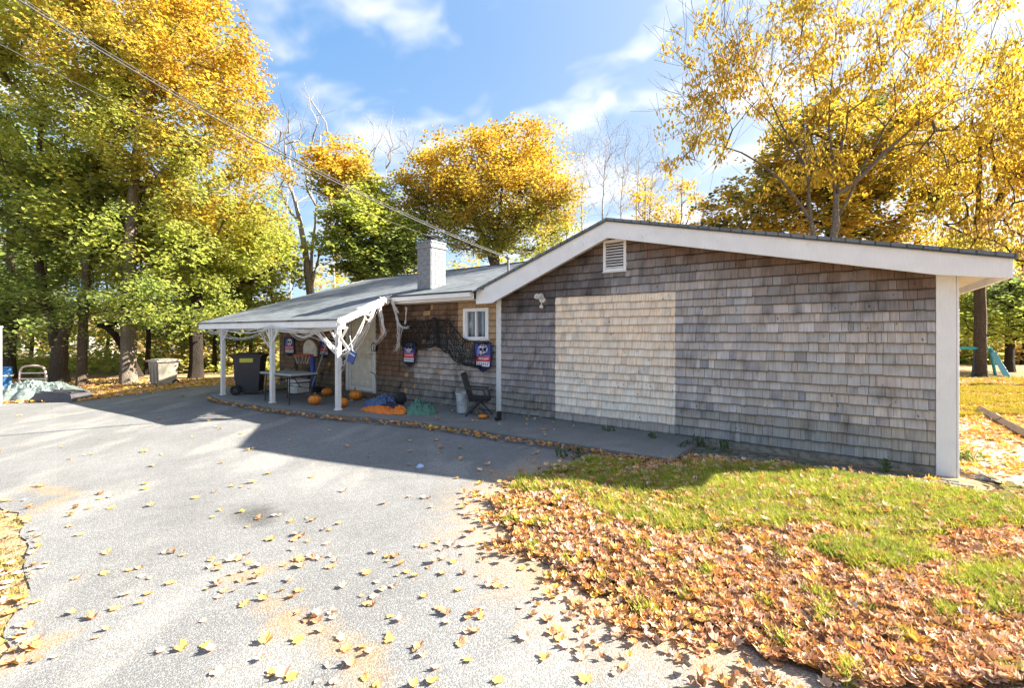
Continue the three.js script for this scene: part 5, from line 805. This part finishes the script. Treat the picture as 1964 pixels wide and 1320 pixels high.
{ const t = thing('green_tarp', 'crumpled green tarp heaped beside the orange fabric', 'tarp', onWalk(806, 793), TURN); part('sheet', heapGeo(0.66, 0.48, 0.24, 21.7, 1.0), mat([0.075, 0.20, 0.135], 0.5, { map: T.cloth, clearcoat: 0.2 }), t); }
{ // bucket
  const t = thing('bucket', 'tall pale grey plastic bucket against shingles left of black chair', 'bucket', onWalk(887, 792), TURN); part('body', [new THREE.LatheGeometry([[0.001, 0.004], [0.10, 0.0], [0.105, 0.02], [0.122, 0.36], [0.135, 0.365], [0.135, 0.385], [0.122, 0.39], [0.116, 0.38], [0.098, 0.03], [0.001, 0.02]].map((p) => new THREE.Vector2(...p)), 28)], mat([0.50, 0.53, 0.55], 0.5, { map: T.scuff }), t);
  part('handle', [tube(Array.from({ length: 13 }, (_, i) => { const a = Math.PI * i / 12; return V(Math.cos(a) * 0.135, 0.36 - Math.sin(a) * 0.14, 0.03 + Math.sin(a) * 0.11); }), 0.004, 26, 5)], M.greyMetal, t); part('label', [new THREE.CylinderGeometry(0.1155, 0.1115, 0.11, 20, 1, true, -0.7, 1.4).translate(0, 0.2, 0)], mat([0.30, 0.33, 0.36], 0.6), t);
}
{ // black chair, back leaning left
  const t = thing('camp_chair', 'black folding chair with tall leaning back beside white corner board', 'chair', onWalk(919, 797), TURN + 0.45), a = [];
  const back = part('backrest', [tube([V(-0.18, 0.32, -0.16), V(-0.27, 0.58, -0.17), V(-0.34, 0.78, -0.18)], 0.018), tube([V(-0.18, 0.32, 0.16), V(-0.27, 0.58, 0.17), V(-0.34, 0.78, 0.18)], 0.018), rod(V(-0.34, 0.78, -0.18), V(-0.34, 0.78, 0.18), 0.018)], M.black, t);
  for (let i = 0; i < 6; i++) { const z = -0.13 + i * 0.052; part('slat', [tube([V(-0.18, 0.33, z), V(-0.26, 0.56, z), V(-0.335, 0.77, z)], 0.013, 12, 5)], M.black, back); }
  part('seat', [box(0.44, 0.03, 0.38, 0.02, 0.335, 0, 0.012), box(0.40, 0.05, 0.34, 0.02, 0.30, 0, 0.02)], M.blackMatte, t);
  for (const [x, z] of [[-1, -1], [-1, 1], [1, -1], [1, 1]]) part('leg', [rod(V(-x * 0.10, 0.33, z * 0.17), V(x * 0.25, 0.0, z * 0.19), 0.014)], M.black, t);
  t.scale.set(0.88, 1, 0.85);
  for (const s of [-1, 1]) part('armrest', [bar(V(-0.26, 0.52, s * 0.20), V(0.16, 0.50, s * 0.20), 0.03, 0.045), rod(V(0.14, 0.5, s * 0.20), V(0.20, 0.32, s * 0.19), 0.012)], M.black, t);
}
{ const t = thing('dark_boot', 'small black boot standing at foot of left corner board', 'boot', onWalk(956, 806), TURN); part('boot', [new RoundedBoxGeometry(0.07, 0.11, 0.08, 2, 0.02).translate(0, 0.10, -0.02), new RoundedBoxGeometry(0.075, 0.06, 0.16, 2, 0.022).translate(0, 0.03, 0.02)].map((g) => boxUV(g)), M.blackMatte, t); }

// ---------------------------------------------------------------- things at the edge of the driveway and in the yard
{ // beige bin by the trees
  const t = thing('refuse_bin', 'old beige plastic bin with lid standing by pale maple trunk', 'bin', gp(300, 742).add(V(0, 0, -0.3)), -0.5), m = mat([0.40, 0.36, 0.29], 0.8, { map: T.scuff });
  const g = new THREE.BoxGeometry(0.62, 0.68, 0.56, 3, 4, 3), p = g.attributes.position; for (let i = 0; i < p.count; i++) { const k = lerp(0.84, 1, (p.getY(i) + 0.34) / 0.68); p.setX(i, p.getX(i) * k); p.setZ(i, p.getZ(i) * k); } g.translate(0, 0.42, 0); g.computeVertexNormals();
  part('body', [boxUV(g), ...[-0.2, 0, 0.2].map((x) => box(0.03, 0.60, 0.015, x, 0.42, 0.275)), ...[-1, 1].map((s) => box(0.12, 0.14, 0.14, s * 0.19, 0.07, 0.16))], m, t); part('lid', [box(0.72, 0.05, 0.66, 0, 0.785, 0, 0.02), box(0.55, 0.04, 0.48, 0, 0.825, 0, 0.015)], mat([0.46, 0.43, 0.36], 0.8, { map: T.scuff }), t);
  for (const s of [-1, 1]) { const w = part('wheel', [new THREE.TorusGeometry(0.075, 0.025, 8, 20).rotateY(Math.PI / 2)], M.blackMatte, t); w.position.set(s * 0.27, 0.10, -0.22); }
}
{ // plastic sheeting pile and odds and ends
  const t = thing('plastic_sheeting', 'pile covered with pale translucent plastic sheeting at left driveway edge', 'sheeting', gp(75, 764), 0.1); part('sheet', heapGeo(2.2, 1.3, 0.52, 31.2, 0.12, 130, 90, 0.4), mat([0.33, 0.40, 0.37], 0.35, { transmission: 0.35, thickness: 0, map: T.cloth }), t);
  const u = thing('sled', 'dark grey plastic sled turned over in front of the sheeting pile', 'sled', gp(122, 768), -0.15); part('shell', [(() => { const g = new THREE.BoxGeometry(1.35, 0.22, 0.6, 24, 4, 12), p = g.attributes.position; for (let i = 0; i < p.count; i++) { const x = p.getX(i), f = (p.getY(i) + 0.11) / 0.22, k = lerp(1, 0.78, f); p.setX(i, x * k); p.setZ(i, p.getZ(i) * k); p.setY(i, f * (0.20 + 0.05 * Math.cos(x * 2.4)) + 0.006 * n2(x * 6, p.getZ(i) * 6)); } g.computeVertexNormals(); return boxUV(g); })()], mat([0.055, 0.05, 0.058], 0.55, { map: T.scuff }), u); part('runner', [-1, 1].map((s) => box(1.0, 0.03, 0.05, 0, 0.235, s * 0.16, 0.01)), mat([0.07, 0.065, 0.07], 0.55), u);
  const pk = thing('play_arch', 'pink and white toy frame standing behind the plastic sheeting', 'toy', gp(64, 757), 0.1); part('frame', [tube([V(-0.34, 0, 0), V(-0.32, 0.70, 0), V(-0.24, 0.80, 0), V(0.24, 0.80, 0), V(0.32, 0.70, 0), V(0.34, 0, 0)], 0.028, 40, 8)], mat([0.62, 0.46, 0.42], 0.5), pk); part('rail', [0.45, 0.62].map((y) => rod(V(-0.32, y, 0), V(0.32, y, 0), 0.02)), mat([0.68, 0.62, 0.60], 0.5), pk);
  const bl = thing('toy_bin', 'bright blue toy tub with white lip at far left of sheeting pile', 'toy', gp(9, 757), 0.3); part('tub', [new THREE.CylinderGeometry(0.17, 0.14, 0.80, 20).translate(0, 0.40, 0)], mat([0.05, 0.20, 0.52], 0.45), bl); part('lip', [new THREE.TorusGeometry(0.168, 0.025, 8, 28).rotateX(Math.PI / 2).translate(0, 0.55, 0)], M.white, bl);
  const or = thing('toy_ball', 'faded pink ball resting against the front of the sheeting', 'ball', gp(26, 766), 0); part('ball', new THREE.SphereGeometry(0.15, 20, 14).translate(0, 0.15, 0), mat([0.70, 0.34, 0.30], 0.5, { map: T.scuff }), or); part('valve', new THREE.CylinderGeometry(0.008, 0.008, 0.006, 8).rotateX(1.2).translate(0.05, 0.20, 0.137), M.whiteOld, or);
  const rd = thing('toy_scoop', 'orange red plastic scoop lying at left end of sheeting', 'toy', gp(14, 752), 0.4); part('scoop', [new THREE.SphereGeometry(0.16, 18, 10, 0, tau, 0, Math.PI / 2).scale(1, 0.7, 1.3).translate(0, 0.18, 0)], mat([0.72, 0.16, 0.06], 0.5, { map: T.scuff }), rd); part('handle', [rod(V(0, 0.22, -0.2), V(0.02, 0.30, -0.48), 0.02)], mat([0.72, 0.16, 0.06], 0.5), rd);
  const ps = thing('white_post', 'slim white post at extreme left of the view', 'post', gp(-2, 776), 0); part('post', [box(0.09, 1.95, 0.09, 0, 0.97, 0, 0.008)], M.white, ps); part('post_cap', [box(0.12, 0.03, 0.12, 0, 1.965, 0, 0.008)], M.white, ps);
}
{ // swing set
  const Z = 17, a = at(1790, 668, Z), b = at(1898, 668, Z), g0 = gh(b.x, -Z), m = mat([0.03, 0.36, 0.44], 0.45), t = thing('swing_set', 'turquoise metal swing set with slide ladder in back yard', 'swing set', V(b.x, g0, -Z)), o = t.position, rel = (p) => p.clone().sub(o);
  part('top_beam', [rod(rel(a), rel(b), 0.05)], m, t); const ft = (x, dz) => { const q = at(x, 728, Z - dz); return V(q.x - o.x, 0, q.z - o.z); };
  for (const [x, dz, top] of [[1935, 0.5, b], [1908, -0.6, b], [1768, 0.5, a], [1775, -0.6, a]]) part('leg', [rod(rel(top), ft(x, dz), 0.05)], m, t);
  part('slide', [bar(rel(at(1904, 676, Z - 0.1)), ft(1932, 1.0).add(V(0, 0.05, 0)), 0.16, 0.03)], mat([0.20, 0.50, 0.60], 0.4), t);
  const s = part('glider', [rod(rel(at(1868, 668, Z)), rel(at(1866, 722, Z)), 0.012), rod(rel(at(1888, 668, Z)), rel(at(1890, 722, Z)), 0.012), bar(rel(at(1858, 723, Z)), rel(at(1897, 723, Z)), 0.06, 0.22), bar(rel(at(1862, 716, Z)), rel(at(1880, 716, Z)), 0.05, 0.05)], mat([0.03, 0.10, 0.15], 0.5), t);
}
{ // timber edging of the path
  const p = gp(1878, 792), q = gp(1980, 850), t = thing('timber_edging', 'brown landscape timbers edging the path beside house corner', 'timber', p), d = q.clone().sub(p), m = d.clone().multiplyScalar(0.5); part('timber', [bar(V(0, 0.06, 0), m.clone().multiplyScalar(0.99).add(V(0, 0.06, 0)), 0.12, 0.13)], M.oldWood, t); part('timber', [bar(m.clone().multiplyScalar(1.01).add(V(0, 0.055, 0)), d.clone().add(V(0, 0.06, 0)), 0.12, 0.13)], M.oldWood, t);
}
function stoneGeo(seed, sx, sy, sz) { const g = new THREE.IcosahedronGeometry(1, 4), p = g.attributes.position; for (let i = 0; i < p.count; i++) { const x = p.getX(i), y = p.getY(i), z = p.getZ(i), k = 1 + 0.22 * fbm3(x * 1.2 + seed, y * 1.2, z * 1.2, 4); p.setXYZ(i, x * k * sx, y * k * sy, z * k * sz); } g.computeVertexNormals(); return boxUV(g); }
const stoneM = mat([0.34, 0.32, 0.28], 0.95, { map: T.dirt, bumpMap: T.dirtBump, bumpScale: 0.006 }), paleStone = mat([0.60, 0.46, 0.30], 0.9, { map: T.dirt, bumpMap: T.dirtBump, bumpScale: 0.004 });
{ const t = thing('rock', 'smooth pale tan rock lying among the leaves on lawn', 'rock', gp(1428, 1080).add(V(0, 0.06, 0)), 0.4); part('stone', stoneGeo(1.3, 0.062, 0.045, 0.05), paleStone, t); t.position.y += 0.02; }
{ const t = thing('rock', 'flat greenish grey stone at the lower right of lawn', 'rock', gp(1795, 1148).add(V(0, 0.05, 0)), 0.2); part('stone', stoneGeo(6.1, 0.075, 0.03, 0.045), mat([0.36, 0.42, 0.28], 0.9, { map: T.dirt }), t); }
for (const [i, [x, y, s]] of [[1848, 905, 0.10], [1868, 912, 0.13], [1890, 920, 0.12], [1846, 880, 0.09], [1856, 862, 0.08], [1842, 850, 0.07]].entries()) { const t = thing('edge_stone', `grey field stone at foot of white corner board, ${nth(x, [1848, 1868, 1890, 1846, 1856, 1842])} of its group`, 'stone', gp(x, y), i, 'field stones at the house corner'); part('stone', stoneGeo(i * 3.7, s, s * 0.55, s * 0.8), stoneM, t); }
// weeds at the foot of the wall
for (const [i, [px, py]] of [[1325, 862], [1340, 858], [1310, 868], [1250, 850], [1165, 836], [1838, 890], [1856, 893], [1862, 888], [1110, 878], [1080, 880], [1390, 868], [1700, 905]].entries()) {
  const R = mulberry(900 + i), p = gp(px, py), t = thing('weed', i >= 5 && i <= 7 ? `leafy weed by the path at right house corner, ${nth(px, [1838, 1856, 1862])} of three` : `small dark weed in the crack along wall foot, ${nth(px, [1325, 1340, 1310, 1250, 1165, 1110, 1080, 1390, 1700])} of its group`, 'plant', p, R() * 6, i >= 5 && i <= 7 ? 'weeds at the right corner' : 'weeds along the wall foot'), n = 14, spots = [];
  const st = []; for (let k = 0; k < 6; k++) { const a = R() * tau; st.push(rod(V(0, 0, 0), V(Math.cos(a) * 0.06, 0.08 + R() * 0.10, Math.sin(a) * 0.06), 0.003, 0.002, 4)); } part('stem', st, mStem, t);
  part('leaf', Array.from({ length: n }, () => { const g = clumpGeo('long', 0.06, 3, 0.04, 3 + (i % 4)).clone(); const a = R() * tau, r = R() * 0.09; return g.rotateY(a).translate(Math.cos(a) * r, 0.04 + R() * 0.12, Math.sin(a) * r); }), mat(i >= 5 && i <= 7 ? [0.20, 0.26, 0.05] : [0.06, 0.10, 0.025], 0.9, { transmission: 0.3, thickness: 0 }), t);
}
{ const t = thing('paper_scrap', 'small pale blue scrap of litter on the shaded driveway', 'litter', gp(806, 897), 0.4); part('scrap', heapGeo(0.10, 0.06, 0.03, 41, 0.8, 16, 12), mat([0.35, 0.50, 0.72], 0.7), t); const u = thing('paper_scrap', 'blue scrap of litter at end of the concrete walk', 'litter', gp(1320, 893), 0.2); part('scrap', heapGeo(0.08, 0.05, 0.03, 43, 0.8, 16, 12), mat([0.25, 0.55, 0.62], 0.7), u); }
// overhead service cables
function cable(label, pts, r, sag) { const t = thing('overhead_cable', label, 'cable', pts[0].clone()), c = []; for (let k = 0; k < pts.length - 1; k++) for (let i = 0; i < 24; i++) { const f = i / 24; c.push(pts[k].clone().lerp(pts[k + 1], f).add(V(0, -sag * 4 * f * (1 - f), 0)).sub(pts[0])); } c.push(pts[pts.length - 1].clone().sub(pts[0])); part('wire', [tube(c, r, 200, 6)], M.wire, t); return c; }
const mast = hw(mastAt[0], mastAt[1] + 0.1, -0.75), beyond = (p) => p.clone().add(p.clone().sub(mast).multiplyScalar(0.9)), near1 = at(36, 0, 6.4), near2 = at(0, 85, 6.6);
cable('thick dark service cable sloping from upper left down to the roof mast', [beyond(near1), near1, mast.clone()], 0.013, 0.27);
cable('second strand twisted close along the thick service cable', [beyond(near1).add(V(0.02, 0.05, 0)), near1.clone().add(V(0.01, 0.04, 0)), mast.clone().add(V(0, 0.03, 0))], 0.008, 0.26);
cable('thin pale telephone cable sloping below the thick service cable', [beyond(near2), near2, mast.clone().add(V(-0.05, -0.05, 0))], 0.006, 0.24);
// pale house seen far off between the trunks
{
  const p = foot(120, 735, 46), t = thing('distant_house', 'pale white gabled house glimpsed far off between tree trunks', 'house', p, 0.5), m = mat([0.60, 0.58, 0.55], 0.9);
  part('wall', [boxUV(new THREE.BoxGeometry(8, 3.4, 6).translate(0, 1.7, 0)), plate([[-3, 3.4], [3, 3.4], [0, 5.4]], -0.1, 0.1).rotateY(Math.PI / 2).translate(4.0, 0, 0)], m, t); part('roof', [bar(V(0, 5.5, 0), V(0, 3.2, 3.5), 8.8, 0.12), bar(V(0, 5.5, 0), V(0, 3.2, -3.5), 8.8, 0.12)], mat([0.16, 0.15, 0.15], 0.9), t);
  for (const x of [-2.4, 0, 2.4]) { const w = part('window', [box(1.1, 1.4, 0.08, x, 1.9, 3.03)], M.white, t); part('pane', [box(0.9, 1.2, 0.02, x, 1.9, 3.085, 0)], M.darkInside, w); }
}
scene.add(camera);
renderer.render(scene, camera);
